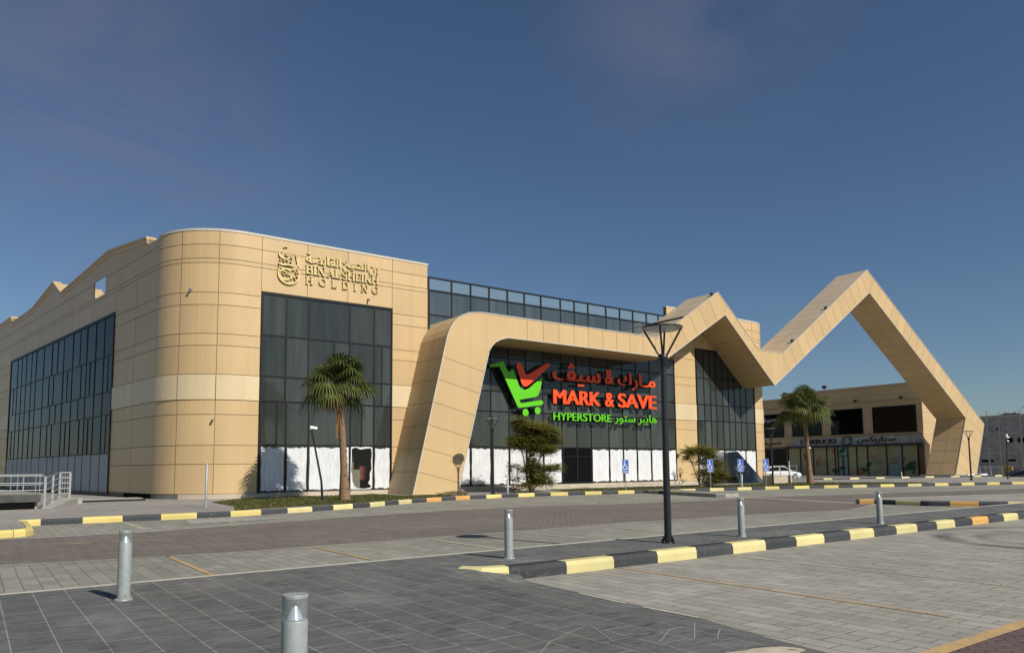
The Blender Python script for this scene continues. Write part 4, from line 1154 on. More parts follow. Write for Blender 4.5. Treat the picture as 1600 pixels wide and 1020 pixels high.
# serif capitals drawn from strokes, in a unit-high box
def serif(ch):
    t, n, s = 0.20, 0.075, 0.05    # thick, thin, serif
    S = []
    def v(x, w=t): S.append(([(x, 0), (x, 1)], w)); S.append(([(x - .17, s / 2), (x + .17, s / 2)], s)); S.append(([(x - .17, 1 - s / 2), (x + .17, 1 - s / 2)], s))
    if ch == 'I': v(.2); return S, .42
    if ch == 'H': v(.2); v(.78); S.append(([(.2, .52), (.78, .52)], n)); return S, 1.0
    if ch == 'L': v(.2); S.append(([(.2, .04), (.68, .04)], n)); S.append(([(.68, 0), (.68, .27)], n)); return S, .75
    if ch == 'E':
        v(.2); S.append(([(.2, .04), (.68, .04)], n)); S.append(([(.2, .96), (.64, .96)], n)); S.append(([(.2, .52), (.5, .52)], n))
        S.append(([(.68, 0), (.68, .27)], n)); S.append(([(.64, .74), (.64, 1)], n)); S.append(([(.5, .4), (.5, .64)], s)); return S, .76
    if ch == 'N':
        v(.16, n); S.append(([(.14, 1), (.78, 0)], t)); S.append(([(.80, 0), (.80, 1)], n)); S.append(([(.64, 1 - s / 2), (.95, 1 - s / 2)], s)); return S, .98
    if ch == 'A':
        S.append(([(.14, 0), (.46, 1)], n)); S.append(([(.46, 1), (.80, 0)], t)); S.append(([(.26, .33), (.68, .33)], n))
        S.append(([(0, s / 2), (.28, s / 2)], s)); S.append(([(.62, s / 2), (.98, s / 2)], s)); return S, .95
    if ch == 'K':
        v(.2); S.append(([(.26, .40), (.74, .98)], n)); S.append(([(.40, .58), (.82, .02)], t)); S.append(([(.62, 1 - s / 2), (.90, 1 - s / 2)], s)); S.append(([(.66, s / 2), (.98, s / 2)], s)); return S, .96
    if ch == 'B':
        v(.2); S.append(([(.2, .96), (.42, .96)] + arc(.42, .75, .22, .21, 90, -90, 8) + [(.2, .54)], [n] * 2 + [n, .1, .14, .17, .18, .17, .14, .1, n] + [n] * 2))
        S.append(([(.2, .50), (.44, .50)] + arc(.44, .27, .26, .23, 90, -90, 8) + [(.2, .04)], [n] * 2 + [n, .1, .14, .17, .19, .17, .14, .1, n] + [n] * 2)); return S, .80
    if ch == 'D':
        v(.2); S.append(([(.2, .96), (.40, .96)] + arc(.40, .5, .42, .46, 90, -90, 12) + [(.2, .04)], [n] * 2 + [n, n, .1, .14, .17, .19, .2, .19, .17, .14, .1, n, n] + [n] * 2)); return S, .95
    if ch == 'O':
        a = arc(.5, .5, .40, .47, 0, 360, 24)[:-1]; S.append((a, [(n + (t - n) * abs(math.cos(math.radians(15 * i))) ** 1.5) for i in range(24)], True)); return S, 1.0
    if ch == 'S':
        a = arc(.36, .74, .24, .22, 35, 250, 12) + arc(.36, .27, .26, .23, 70, -145, 12); S.append((a, [.08 + .1 * math.sin(math.pi * min(1, abs(i - 12) < 5 and 1 or .3)) if False else (.17 if 8 <= i <= 17 else .09) for i in range(26)]))
        S.append(([(.56, .72), (.56, 1)], s)); S.append(([(.12, 0), (.12, .28)], s)); return S, .74
    if ch == 'G':
        a = arc(.5, .5, .40, .47, 42, 318, 20); S.append((a, [(n + (t - n) * max(0, -math.cos(math.radians(42 + 13.8 * i))) ** 1.2) for i in range(21)]))
        S.append(([(.78, 0.12), (.78, .44)], t * .9)); S.append(([(.60, .44), (.96, .44)], s)); S.append(([(.80, .70), (.80, .98)], s)); return S, 1.02
    return S, .5
def serif_word(word_, x0, x1, z0, h, depth=.07, name='lettering', pos=None):
    mb = MB()
    gl_ = [serif(ch) for ch in word_]
    if pos is None:
        tot = sum(w_ for _, w_ in gl_); k = (x1 - x0) / tot; cur = x0; pos = []
        for _, w_ in gl_: pos.append((cur, k)); cur += w_ * k
    for (S, w_), (p, k) in zip(gl_, pos):
        for i, st_ in enumerate(S):
            cl = len(st_) > 2
            sc2 = min(k, h)
            stroke(mb, [(p + x * k, z0 + z * h) for x, z in st_[0]], [q * sc2 for q in st_[1]] if isinstance(st_[1], list) else st_[1] * sc2, depth, gold, 0.0025 * (i + 1), 0, 1, cl)
    return mb.build(name, GOLD, hs)
serif_word('BIN', 15.88, 17.2, 13.46, .54); serif_word('AL', 17.26, 18.14, 13.46, .52); serif_word('SHEIKH', 18.22, 20.78, 13.44, .52)
hx = [15.9, 16.75, 17.56, 18.26, 19.04, 19.56, 20.30]
serif_word('HOLDING', 0, 0, 12.83, .46, pos=[(x, .50) for x in hx])
word('lettering', '\uFE94\uFEC0\uFE91\uFE8E\uFED8\uFEDF\uFE8D', 15.9, 18.16, 14.0, 14.78, GOLD, hs, 1, .03, .07, HY)
word('lettering', '\uFEA6\uFEF4\uFEB8\uFEDF\uFE8D', 18.3, 20.06, 13.98, 14.72, GOLD, hs, 1, .03, .07, HY)
word('lettering', '\uFEE6\uFE91', 20.1, 20.78, 14.0, 14.62, GOLD, hs, 1, .03, .07, HY)
# calligraphic emblem: flourishes in a round drop
c = MB()
E = lambda pts, wd, k=0, cl=False: stroke(c, pts, wd, .08, gold, .003 * k, 0, 1, cl)
E(arc(14.86, 13.28, .64, .60, 150, 395, 24) + [(15.52, 13.75), (15.36, 14.1), (15.26, 14.5), (15.34, 14.62)], [.05 + .07 * math.sin(math.pi * i / 28) for i in range(29)], 0)
E([(15.34, 14.62), (15.42, 14.3), (15.40, 13.9), (15.22, 13.6), (14.9, 13.52), (14.5, 13.58), (14.22, 13.66)], [.03, .09, .10, .08, .07, .09, .05], 1)
E(arc(14.66, 13.22, .36, .34, 20, 330, 18), [.05 + .04 * abs(math.sin(i * .35)) for i in range(19)], 2)
E([(14.20, 13.42), (14.5, 13.42), (14.9, 13.30), (15.05, 12.95)], [.05, .08, .08, .05], 3)
E([(14.45, 13.28), (14.58, 13.18), (14.68, 13.26), (14.80, 13.18), (14.9, 13.28)], .05, 4)
E([(14.22, 13.86), (14.45, 13.78), (14.8, 13.84), (15.15, 13.78)], [.1, .09, .1, .06], 5)
E(arc(14.62, 14.42, .36, .26, 120, 330, 14), [.04 + .05 * math.sin(math.pi * i / 14) for i in range(15)], 6)
E([(14.52, 14.84), (14.62, 14.94), (14.76, 14.90)], .05, 7)
E([(14.62, 14.46), (14.72, 14.36), (14.84, 14.44)], .05, 8)
E([(14.95, 14.40), (15.05, 14.20), (15.12, 14.40)], .05, 9)
for i, (x, z) in enumerate(((14.34, 14.05), (14.56, 14.05), (14.76, 14.08), (14.98, 14.04), (15.32, 13.42), (15.36, 13.2), (15.2, 13.1), (15.28, 12.95))):
    E([(x - .05, z + .03), (x, z - .04), (x + .06, z + .03)], .05, 10 + i)
c.build('emblem', GOLD, hs)

# ------------------------------------------------------------------ small fittings on the walls
def camera_fitting(p, n, label):
    t = MB(); p = Vector(p); n = Vector(n).normalized(); s_ = n.cross(Vector((0, 0, 1)))
    t.obox(p + n * .03, n * .035, s_ * .05, (0, 0, .05), 0)
    t.tube([p + n * .06, p + n * .12 - Vector((0, 0, .02))], .02, 6, 0)
    t.obox(p + n * .17 - Vector((0, 0, .05)), n * .08 - Vector((0, 0, .04)), s_ * .045, Vector((0, 0, .05)) + n * .02, 0)
    t.tube([p + n * .25 - Vector((0, 0, .09)), p + n * .26 - Vector((0, 0, .096))], .035, 10, 1)
    return tag(t.build('security_camera', [M['board'], M['black']]), label, 'camera', 'cameras on the tan walls')
a = CL(247.5, 0) - Vector((12.5, 47.2, 0))
camera_fitting(CL(247.0, 4.45), a, 'white security camera low on the rounded tan corner')
camera_fitting(CL(228, 11.9), CL(228, 0) - Vector((12.5, 47.2, 0)), 'small security camera high on the rounded tan corner')
camera_fitting((20.05, 43, 12.4), (0, -1, 0), 'small security camera on the tan wall just above the big window')
t = MB(); t.box((48.98, 42.86, 2.32), (49.14, 42.99, 2.62)); t.box((49.0, 42.85, 2.36), (49.12, 42.858, 2.46))
tag(t.build('wall_box', M['dark_concrete']), 'small grey control box on the tan pier beside the entrance glass', 'box')
# yellow sticker on the arch leg
t = MB(); t.box((24.15, 39.58, 1.95), (24.42, 39.597, 2.2)); tag(t.build('sticker', M['k_yellow']), 'small yellow notice stuck low on the left leg of the arch', 'notice')

# ------------------------------------------------------------------ bollards
def make_bollard(h=0.87, r=0.078):
    b = thing('bollard', '', 'bollard', group='round grey light bollards on the stone paving')
    m = MB(); m.lathe([(r * 1.42, 0.0), (r * 1.42, .012), (r * 1.36, .018), (r * 1.02, .02)], n=28)
    for k in range(4):
        t = math.pi / 4 + k * math.pi / 2
        m.lathe([(.011, .018), (.011, .028), (0, .03)], (r * 1.2 * math.cos(t), r * 1.2 * math.sin(t), 0), 8)
    m.build('base_flange', M['galv'], b)
    m = MB(); m.lathe([(r, .018), (r, h - .16), (r * .985, h - .155), (r * .92, h - .15), (0, h - .15)], n=36)
    m.box((r * .2 - .02, -r * 1.02, .05), (r * .2 + .035, -r * .9, .085))
    m.build('body', M['bollard'], b)
    m = MB(); m.lathe([(r * .62, h - .149), (r * .45, h - .115), (r * .22, h - .075), (r * .04, h - .045), (0, h - .044)], n=28); m.build('reflector', M['mirror'], b)
    m = MB(); m.lathe([(r * .985, h - .154), (r * .985, h - .021)], n=36); m.build('lens', M['lens'], b)
    m = MB(); m.lathe([(0, h - .022), (r * .97, h - .022), (r, h - .020), (r, h - .004), (r * .97, h), (0, h + .001)], n=40, smooth=False); m.lathe([(.008, h), (.008, h + .004), (0, h + .004)], n=8); m.build('cap', M['bollard'], b)
    return b
bo = make_bollard(0.865)
bo.location = (1.64, 4.51, 0.002); bo['label'] = 'nearest bollard, cut off by the bottom edge, clear lens showing a bright cone'
for p, lab in (((1.63, 10.58), 'bollard on the dark slabs before the brown road, leftmost of all'), ((7.85, 10.87), 'bollard behind the rounded tip of the striped kerb'), ((14.3, 10.7), 'bollard on the kerb strip just beyond the tall black lamp post'), ((20.07, 10.5), 'farthest bollard on the kerb strip, in front of the orange-tipped island')):
    dup(bo, (p[0], p[1], 0.002), lab, R.uniform(-.5, .5))

# ------------------------------------------------------------------ lamp posts
def make_lamp(h=4.6):
    l = thing('street_lamp', '', 'street lamp', group='black posts with flat disc lamps')
    m = MB(); m.lathe([(.115, 0), (.115, .018), (.07, .02)], n=20)
    for k in range(4):
        t = k * math.pi / 2 + .5; c_, s_ = math.cos(t), math.sin(t)
        m.prism([(c_ * .06 - s_ * .006, s_ * .06 + c_ * .006, .02), (c_ * .15 - s_ * .006, s_ * .15 + c_ * .006, .02), (c_ * .065 - s_ * .006, s_ * .065 + c_ * .006, .20)], (s_ * .012, -c_ * .012, 0))
        m.lathe([(.014, 0), (.014, .055), (0, .06)], (c_ * .145 + s_ * .05, s_ * .145 - c_ * .05, 0), 8)
    m.build('base', M['black'], l)
    m = MB(); m.tube([(0, 0, .01), (0, 0, 1.2), (0, 0, h - .84)], [.078, .074, .064], 20); m.lathe([(.082, 1.0), (.082, 1.015)], n=16); m.build('post', M['black'], l)
    m = MB(); m.lathe([(.066, h - .86), (.085, h - .84), (.088, h - .72), (.10, h - .70), (.105, h - .60), (.085, h - .58), (0, h - .57)], n=20); m.build('collar', M['black'], l)
    for k in range(4):
        t = k * math.pi / 2 + .62; c_, s_ = math.cos(t), math.sin(t)
        m = MB(); m.tube([(c_ * .07, s_ * .07, h - .62), (c_ * .40, s_ * .40, h - .03)], .022, 8); m.build('arm', M['black'], l)
    m = MB(); m.lathe([(0, h - .05), (.36, h - .045), (.43, h - .02)], n=36, mi=1); m.lathe([(.43, h - .02), (.445, h), (.43, h + .015), (0, h + .03)], n=36, mi=0)
    m.build('lamp_disc', [M['black'], M['lampdisc']], l)
    return l
la = make_lamp(); la.location = (11.97, 10.82, 0.002); la['label'] = 'tall black lamp post standing on the striped kerb strip, nearest of the lamps'
dup(la, (25.3, 36.6, 0), 'black lamp post just left of the bushy tree before the sign glass', .3)
dup(la, (52.7, 36.2, 0), 'black lamp post beside the white car and the rightmost blue sign', .9)
dup(la, (75.9, 30.82, 0), 'black lamp post in front of the right foot of the arch', .2)
# thin poles with cameras
def camera_pole(base, top, label, r=.05, style=0):
    p = world_thing('camera_pole', label, 'camera pole', base, 'poles with white cameras')
    m = MB(); B_, T_ = Vector(base), Vector(top)
    k = B_.lerp(T_, .28)
    k.x = B_.x + (T_.x - B_.x) * .12
    m.tube([B_, k, T_], [r * 1.15, r, r * .8], 12, 0); m.lathe([(r * 2.2, 0), (r * 2.2, .02), (r, .03)], base, 12); m.build('post', M['black'], p)
    m = MB()
    m.obox(T_ + Vector((.10, -.05, .05)), (.17, -.03, -.03), (.02, .06, 0), (.01, 0, .06)); m.obox(T_ + Vector((-.02, 0, .04)), (.05, 0, 0), (0, .05, 0), (0, 0, .08))
    if style: m.obox(T_ + Vector((.12, -.03, -.32)), (.14, -.02, -.05), (.02, .05, 0), (.01, 0, .05)); m.lathe([(.09, .1), (.10, .25), (.05, .36), (0, .38)], tuple(T_), 10)
    m.build('camera_head', M['s_white'], p)
camera_pole((14.25, 35.6, 0), (13.62, 35.6, 3.62), 'leaning black pole with a white camera beside the first palm', .055)
camera_pole((82.8, 30.3, 0), (83.2, 30.3, 4.1), 'black camera pole before the unfinished grey building', .06, 1)
camera_pole((60.2, 37.6, 0), (60.1, 37.6, 3.05), 'thin black camera pole just right of the second palm trunk', .045)
# plain grey posts
def post(base, h, r, label):
    m = MB(); m.lathe([(r * 1.8, 0), (r * 1.8, .015), (r, .02), (r, h - .02), (r * .8, h), (0, h)], base, 14)
    return tag(m.build('steel_post', M['galv']), label, 'post', 'plain grey steel posts')
post((8.34, 34.1, 0), 1.92, .055, 'slim grey steel post at the end of the grass before the rounded corner')
post((26.6, 36.9, 0), 0.86, .06, 'short grey post in front of the bushy tree')
post((46.5, 34.6, 0), 0.95, .06, 'short grey post beside the blue sign third from the left')
post((70.7, 34.7, 0), 0.85, .05, 'short pale post in front of the coffee shop windows')
post((57.9, 38.1, 0), 1.95, .06, 'tall grey post beside the beige planter')

# ------------------------------------------------------------------ blue parking signs
def make_sign():
    s_ = thing('parking_sign', '', 'sign', group='blue accessible parking signs')
    m = MB(); m.tube([(0, .03, 0), (0, .03, 2.02)], .03, 10); m.lathe([(.07, 0), (.07, .015), (.03, .02)], (0, .03, 0), 12); m.build('post', M['galv'], s_)
    m = MB(); m.box((-.225, -.02, 1.12), (.225, -.004, 2.05), 0, .5); pl = m.build('plate', M['s_blue'], s_)
    m = MB(); T = lambda x, z, o: Vector((x, -.02 - o, z))
    st2 = lambda pts, w_, k, cl=False: stroke(m, pts, w_, .003, T, .0006 * k, 0, 0, cl)
    st2([(-.05, 1.86), (-.045, 1.60), (.08, 1.60), (.13, 1.44), (.17, 1.46)], .05, 1)
    st2([(-.05, 1.74), (.08, 1.74)], .045, 2)
    st2(arc(-.01, 1.55, .15, .15, 125, 345, 18), .045, 3)
    st2(arc(-.05, 1.93, .025, .025, 0, 360, 10)[:-1], .05, 4, True)
    for k, (z, w_) in enumerate(((1.30, .14), (1.24, .16), (1.18, .12))): st2([(-w_, z), (w_, z)], .022, 5 + k)
    for k in range(4):
        a_, b_ = [((-.205, 1.14), (.205, 1.14)), ((-.205, 2.03), (.205, 2.03)), ((-.205, 1.14), (-.205, 2.03)), ((.205, 1.14), (.205, 2.03))][k]
        st2([a_, b_], .012, 9 + k)
    m.build('wheelchair_symbol', M['s_white'], pl)
    return s_
psn = make_sign()
psn.location = (35.40, 35.6, 0); psn['label'] = 'blue parking sign standing alone in front of the white-painted glass'; psn.rotation_euler = (0, 0, -.5)
for p, lab, rz in (((43.4, 35.0), 'blue parking sign in front of the sparse tree with pink flowers', -.55), ((45.85, 34.2), 'blue parking sign in front of the slanted grey patch', -.6), ((48.8, 34.1), 'rightmost blue parking sign, beside the tan end pier and the white car', -.6)):
    dup(psn, (*p, 0), lab, rz)

# ------------------------------------------------------------------ ramp and railing on the left
rp_ = world_thing('access_ramp', 'concrete ramp with stained dark side wall by the left window', 'ramp', (2.6, 38.3, 0))
m = MB()
m.prism([(-14, 38.25, .30), (2.5, 38.25, .30), (2.5, 38.25, .62), (-14, 38.25, .68)], (0, .22, 0)); M['stain'] = simple('dark_stained_render', (0.085, 0.085, 0.078), 0.9, 0, 0.2, 0.35, 2.0); m.build('side_wall', M['stain'], rp_)
m = MB(); m.box((-14, 38.30, -.01), (2.3, 38.40, .31)); m.build('gap_shade', M['dark'], rp_)  # solid black strip; shadow in the opening under the wall is painted in
m = MB(); m.mesh([(2.55, 38.1, 0), (2.95, 38.1, 0), (4.3, 42.1, 0), (3.4, 42.1, 0), (2.55, 38.1, .03), (2.95, 38.1, .03), (4.3, 42.1, .34), (3.4, 42.1, .34)], [(0, 3, 2, 1), (4, 5, 6, 7), (0, 1, 5, 4), (1, 2, 6, 5), (2, 3, 7, 6), (3, 0, 4, 7)])
m.box((4.0, 42.15, 0), (4.5, 44.5, .30)); m.build('slope', M['concrete'], rp_)
m = MB(); m.box((-14, 38.5, 0), (2.4, 46, .29)); m.build('platform', M['concrete'], rp_)
m = MB(); m.box((4.55, 44.2, -.01), (7.7, 45.9, .09)); m.build('landing', M['frame'], rp_); m = MB(); m.box((4.5, 44.3, .09), (7.6, 46.0, .13)); m.build('landing_top', M['concrete'], rp_)
rl = world_thing('handrail', 'galvanised steel handrail with many bars beside the left window', 'railing', (2.65, 38.3, 0))
P0, P1, P2 = Vector((2.65, 38.3, 0.02)), Vector((3.5, 42.0, .33)), Vector((3.93, 42.0, .33))
def rail_post(p, h, r=.045):
    m = MB(); m.box((p.x - r, p.y - r, p.z), (p.x + r, p.y + r, p.z + h)); m.box((p.x - r * 2, p.y - r * 2, p.z), (p.x + r * 2, p.y + r * 2, p.z + .03)); m.build('post', M['galv'], rl)
for p, h in ((P0, 1.38), (P1, 1.22), (P2, 1.22), (P0.lerp(P1, .5), 1.25)): rail_post(p, h)
m = MB()
for i in range(5):
    a = .22 + i * .27
    m.tube([P0 + Vector((0, 0, a)), P1 + Vector((0, 0, a * .94))], .024, 8); m.tube([P1 + Vector((0, 0, a * .94)), P2 + Vector((0, 0, a * .94))], .024, 8)
for k in range(3): m.tube([P1.lerp(P2, .25 + .25 * k) + Vector((0, 0, .2)), P1.lerp(P2, .25 + .25 * k) + Vector((0, 0, 1.2))], .015, 6)
for i in range(3):
    z = .80 + .31 * i; m.tube([(-14, 38.36, z + .06), (2.6, 38.36, z)], .022, 8)
for z in (1.0, 1.5): m.tube([(-14, 44, z), (2.9, 44, z - .05)], .022, 8)
for k in range(18): m.tube([(-13 + .93 * k, 44, .25), (-13 + .93 * k, 44, 1.5)], .02, 6)
m.build('rail', M['galv'], rl)
for x in [-13 + .45 * k for k in range(35)]:
    p = Vector((x, 38.36, .63)); t = MB(); t.tube([p, p + Vector((0, 0, .82))], .016 if round((x + 13) / .45) % 3 else .03, 6); t.build('baluster', M['galv'], rl)

# ------------------------------------------------------------------ planting
def fan_palm(base, top, crown_r, label, leaves, seed, skirt=True):
    rr = random.Random(seed)
    p = world_thing('palm_tree', label, 'palm tree', base, 'fan palms on the verges')
    B_, T_ = Vector(base), Vector(top)
    n = 14; pts = []; rad = []
    for i in range(n + 1):
        t = i / n; q = B_.lerp(T_, t); q.x += math.sin(t * 3.0) * .06; q.y += math.sin(t * 2.2) * .05
        pts.append(q); rad.append((.31 - .12 * min(1, t * 4) - .03 * t) * (1 + rr.uniform(-.03, .03)))
    m = MB(); m.tube(pts, rad, 14, 0)
    for k in range(60):
        t = rr.uniform(.02, 1); i = min(n - 1, int(t * n)); q = pts[i].lerp(pts[i + 1], t * n - i); a = rr.uniform(0, 6.283); r_ = rad[i]
        d = Vector((math.cos(a), math.sin(a), 0)); s_ = Vector((-d.y, d.x, 0)) * .07
        m.face([q + d * r_ * .97 - s_, q + d * r_ * .97 + s_, q + d * (r_ + .03) + s_ * .4 + Vector((0, 0, .12)), q + d * (r_ + .03) - s_ * .4 + Vector((0, 0, .12))], 0)
    m.build('trunk', M['palm_trunk'], p)
    H0 = T_ + Vector((0, 0, .05))
    def leaf(mb, el, az, pet, blade, droop, dead=False):
        d = Vector((math.cos(az) * math.cos(el), math.sin(az) * math.cos(el), math.sin(el)))
        side = Vector((-math.sin(az), math.cos(az), 0)); up = d.cross(side) * -1
        if up.z < 0: up = -up
        hub = H0 + d * pet + Vector((0, 0, -droop * pet * .15))
        mid = H0 + d * pet * .5 + Vector((0, 0, .03))
        tn = rr.uniform(.15, .7)
        mb.tube([H0 + d * .08, mid, hub], [.022, .016, .010], 5, 0, tn * .6, False)
        n2 = 25
        for k in range(n2):
            t = (k / (n2 - 1) - .5) * 2; th = t * math.radians(118)
            L = blade * (1 - .28 * abs(t) ** 2) * rr.uniform(.9, 1.06)
            dd = (d * math.cos(th) + side * math.sin(th)).normalized()
            w_ = blade * .043
            sw = (side * math.cos(th) - d * math.sin(th)).normalized()
            g0 = Vector((0, 0, -1))
            fold = up * (.05 if k % 2 else -.02) * blade
            a1 = hub + dd * L * .48 + up * .07 * blade * math.cos(th) + g0 * (droop * .05 * L)
            a2 = hub + dd * L * .78 + g0 * (droop * .20 * L)
            a3 = hub + dd * L * .95 + g0 * (droop * .46 * L) + Vector((rr.uniform(-.05, .05), rr.uniform(-.05, .05), 0))
            t2 = min(1, max(0, tn + rr.uniform(-.18, .25)))
            mb.face([hub, a1 - sw * w_ + fold, a1 + fold * .3, a1 + sw * w_ + fold], 0, t2)
            mb.face([a1 - sw * w_ + fold, a2 - sw * w_ * .55, a2 + sw * w_ * .55, a1 + sw * w_ + fold], 0, t2)
            mb.face([a2 - sw * w_ * .5, a3, a2 + sw * w_ * .5], 0, min(1, t2 + .2))
    m = MB()
    for k in range(leaves):
        u = (k + .5) / leaves
        el = math.radians(84 - 112 * u + rr.uniform(-16, 16))
        az = k * 2.39996 + rr.uniform(-.3, .3)
        leaf(m, el, az, crown_r * rr.uniform(.34, .66), crown_r * rr.uniform(.42, .64), .7 + .9 * max(0, u - .15) + rr.uniform(-.1, .45))
    m.build('crown', M['palm'], p)
    if skirt:
        m = MB()
        for k in range(9):
            az = math.radians(170 + rr.uniform(-65, 60))
            leaf(m, math.radians(rr.uniform(-72, -50)), az, crown_r * .25, crown_r * .42, 1.2)
        m.build('dead_fronds', M['palm_dead'], p)
    return p
pa = fan_palm((15.8, 36.45, 0), (15.4, 36.45, 6.1), 2.05, 'tall fan palm with dry brown fronds under its crown before the rounded block', 44, 11)
m = MB()
for k in range(5):
    z = 3.3 + k * .33; a = Vector((15.2 + .02 * k, 36.25, z * .96)); m.mesh([a, a + Vector((.10, 0, .05)), a + Vector((.05, -.05, .55)), a + Vector((-.06, 0, .4))], [(0, 1, 2, 3)])
o = m.build('dry_leaf_bases', M['palm_dead'], pa)
pb = fan_palm((57.8, 36.07, 0), (57.35, 36.07, 6.3), 2.6, 'fan palm with an open green crown in front of the coffee shop', 32, 5, False)

def shrub_tree(name, base, label, stems, blobs, mat, leaf, count, seed, thin=.5, group=None):
    """stems: lists of points (relative) ; blobs: (x, y, z, rx, ry, rz, weight)"""
    rr = random.Random(seed)
    p = world_thing(name, label, 'tree' if 'tree' in name else 'shrub', base, group)
    B_ = Vector(base); m = MB()
    tips = []
    for st_ in stems:
        pts = [B_ + Vector(q[:3]) for q in st_]; m.tube(pts, [q[3] for q in st_], 7)
    for (x, y, z, rx, ry, rz, wt) in blobs:    # twigs into every clump from the nearest stem point
        c_ = B_ + Vector((x, y, z))
        best = min((Vector(q[:3]) + B_ for st_ in stems for q in st_ if q[2] < z + .1), key=lambda q: (q - c_).length)
        for k in range(int(3 + 5 * wt)):
            e = c_ + Vector((rr.uniform(-1, 1) * rx, rr.uniform(-1, 1) * ry, rr.uniform(-.4, .8) * rz))
            md = best.lerp(e, .5) + Vector((rr.uniform(-.1, .1), rr.uniform(-.1, .1), .08))
            m.tube([best, md, e], [.02, .012, .005], 5)
            tips.append((md, e, c_, rx, ry, rz))
    m.build('trunk', M['bark'], p)
    f = MB(); tot = sum(b[6] * b[3] * b[5] for b in blobs)
    for (x, y, z, rx, ry, rz, wt) in blobs:
        k = int(count * wt * rx * rz / tot); c_ = B_ + Vector((x, y, z)); base_t = rr.uniform(.15, .5)
        ns = max(6, int(k / 14))
        for s_ in range(ns):
            # a spray: a twig with leaflets on both sides
            th, ph = rr.uniform(0, 6.283), math.acos(rr.uniform(-1, 1)); q = rr.uniform(.25, 1) ** .5
            o_ = c_ + Vector((math.cos(th) * math.sin(ph) * rx, math.sin(th) * math.sin(ph) * ry, math.cos(ph) * rz)) * q
            d = (o_ - c_); d.z *= .5; d = d.normalized() if d.length > .01 else Vector((1, 0, 0))
            d = (d + Vector((rr.uniform(-.6, .6), rr.uniform(-.6, .6), rr.uniform(-.35, .45)))).normalized()
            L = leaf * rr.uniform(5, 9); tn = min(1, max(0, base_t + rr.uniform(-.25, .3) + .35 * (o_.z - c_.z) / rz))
            sd_ = d.cross(Vector((rr.uniform(-.3, .3), rr.uniform(-.3, .3), 1))).normalized()
            nl = 13
            for i in range(nl):
                t = (i + .5) / nl; q0 = o_ + d * L * (t - .4) + Vector((0, 0, -.12 * t * t * L))
                for sg_ in (-1, 1):
                    if rr.random() < .12: continue
                    dv = (sd_ * sg_ + d * .55 + Vector((0, 0, rr.uniform(-.4, .3)))).normalized(); l_ = leaf * rr.uniform(.7, 1.25) * (1.15 - .5 * t)
                    wv = dv.cross(Vector((rr.uniform(-.5, .5), rr.uniform(-.5, .5), 1))).normalized() * l_ * thin * .5
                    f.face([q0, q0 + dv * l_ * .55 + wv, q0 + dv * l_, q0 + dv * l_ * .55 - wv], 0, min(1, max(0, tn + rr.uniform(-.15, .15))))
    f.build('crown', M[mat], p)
    return p
ta = shrub_tree('bushy_tree', (28.9, 37.6, 0), 'olive green bushy tree in spreading layers before the sign glass',
    [[(0, 0, 0, .11), (.02, 0, .9, .09), (-.1, .05, 1.8, .075), (.1, 0, 2.8, .05), (.3, 0, 3.8, .03)], [(0, .1, 0, .07), (.3, .1, 1.2, .05), (.9, .1, 2.2, .03), (1.6, 0, 2.9, .02)], [(-.1, 0, 0.2, .06), (-.4, 0, 1.6, .05), (-.7, 0, 2.9, .03)], [(0, -.1, 0, .05), (.6, -.2, .8, .03), (1.5, -.2, 1.25, .02)]],
    [(.1, 0, 4.15, 1.35, 1.0, .42, 1.0), (-.9, 0, 4.45, .6, .5, .40, .55), (1.3, 0, 3.85, 1.0, .8, .42, 1.0), (2.1, 0, 3.35, .65, .5, .35, .7), (0, .2, 3.35, 1.5, 1.0, .42, 1.1), (-.9, 0, 3.05, .8, .6, .32, .7), (.9, .1, 2.85, 1.25, .8, .38, 1.1), (1.5, 0, 2.65, .6, .5, .25, .6),
     (.1, 0, 2.2, .45, .4, .5, .5), (.35, 0, 1.55, .7, .6, .45, .9), (1.6, -.1, 1.55, .95, .6, .26, .75), (2.2, -.1, 1.7, .4, .3, .16, .4), (.5, 0, .95, .85, .7, .42, .9), (1.2, 0, .75, .75, .6, .32, .6), (-.4, 0, 1.5, .5, .4, .3, .4), (-.1, 0, .45, .8, .6, .3, .45)],
    'leaf_olive', .10, 52000, 3, .6)
tb_ = shrub_tree('young_shrub', (27.4, 37.3, 0), 'thin grey green shrub with round leaves left of the bushy tree',
    [[(0, 0, 0, .03), (-.1, 0, .7, .02), (-.3, 0, 1.6, .012)], [(.1, 0, 0, .025), (.2, 0, .9, .018), (.35, 0, 1.7, .01)], [(.05, .1, 0, .02), (-.35, .1, .6, .012)]],
    [(-.25, 0, 1.55, .35, .3, .35, 1), (.3, 0, 1.55, .35, .3, .35, 1), (-.3, 0, .85, .35, .3, .3, .8), (.25, 0, .9, .35, .3, .35, .8), (0, 0, .35, .5, .35, .25, .5)], 'leaf_dark', .075, 1500, 8, .9)
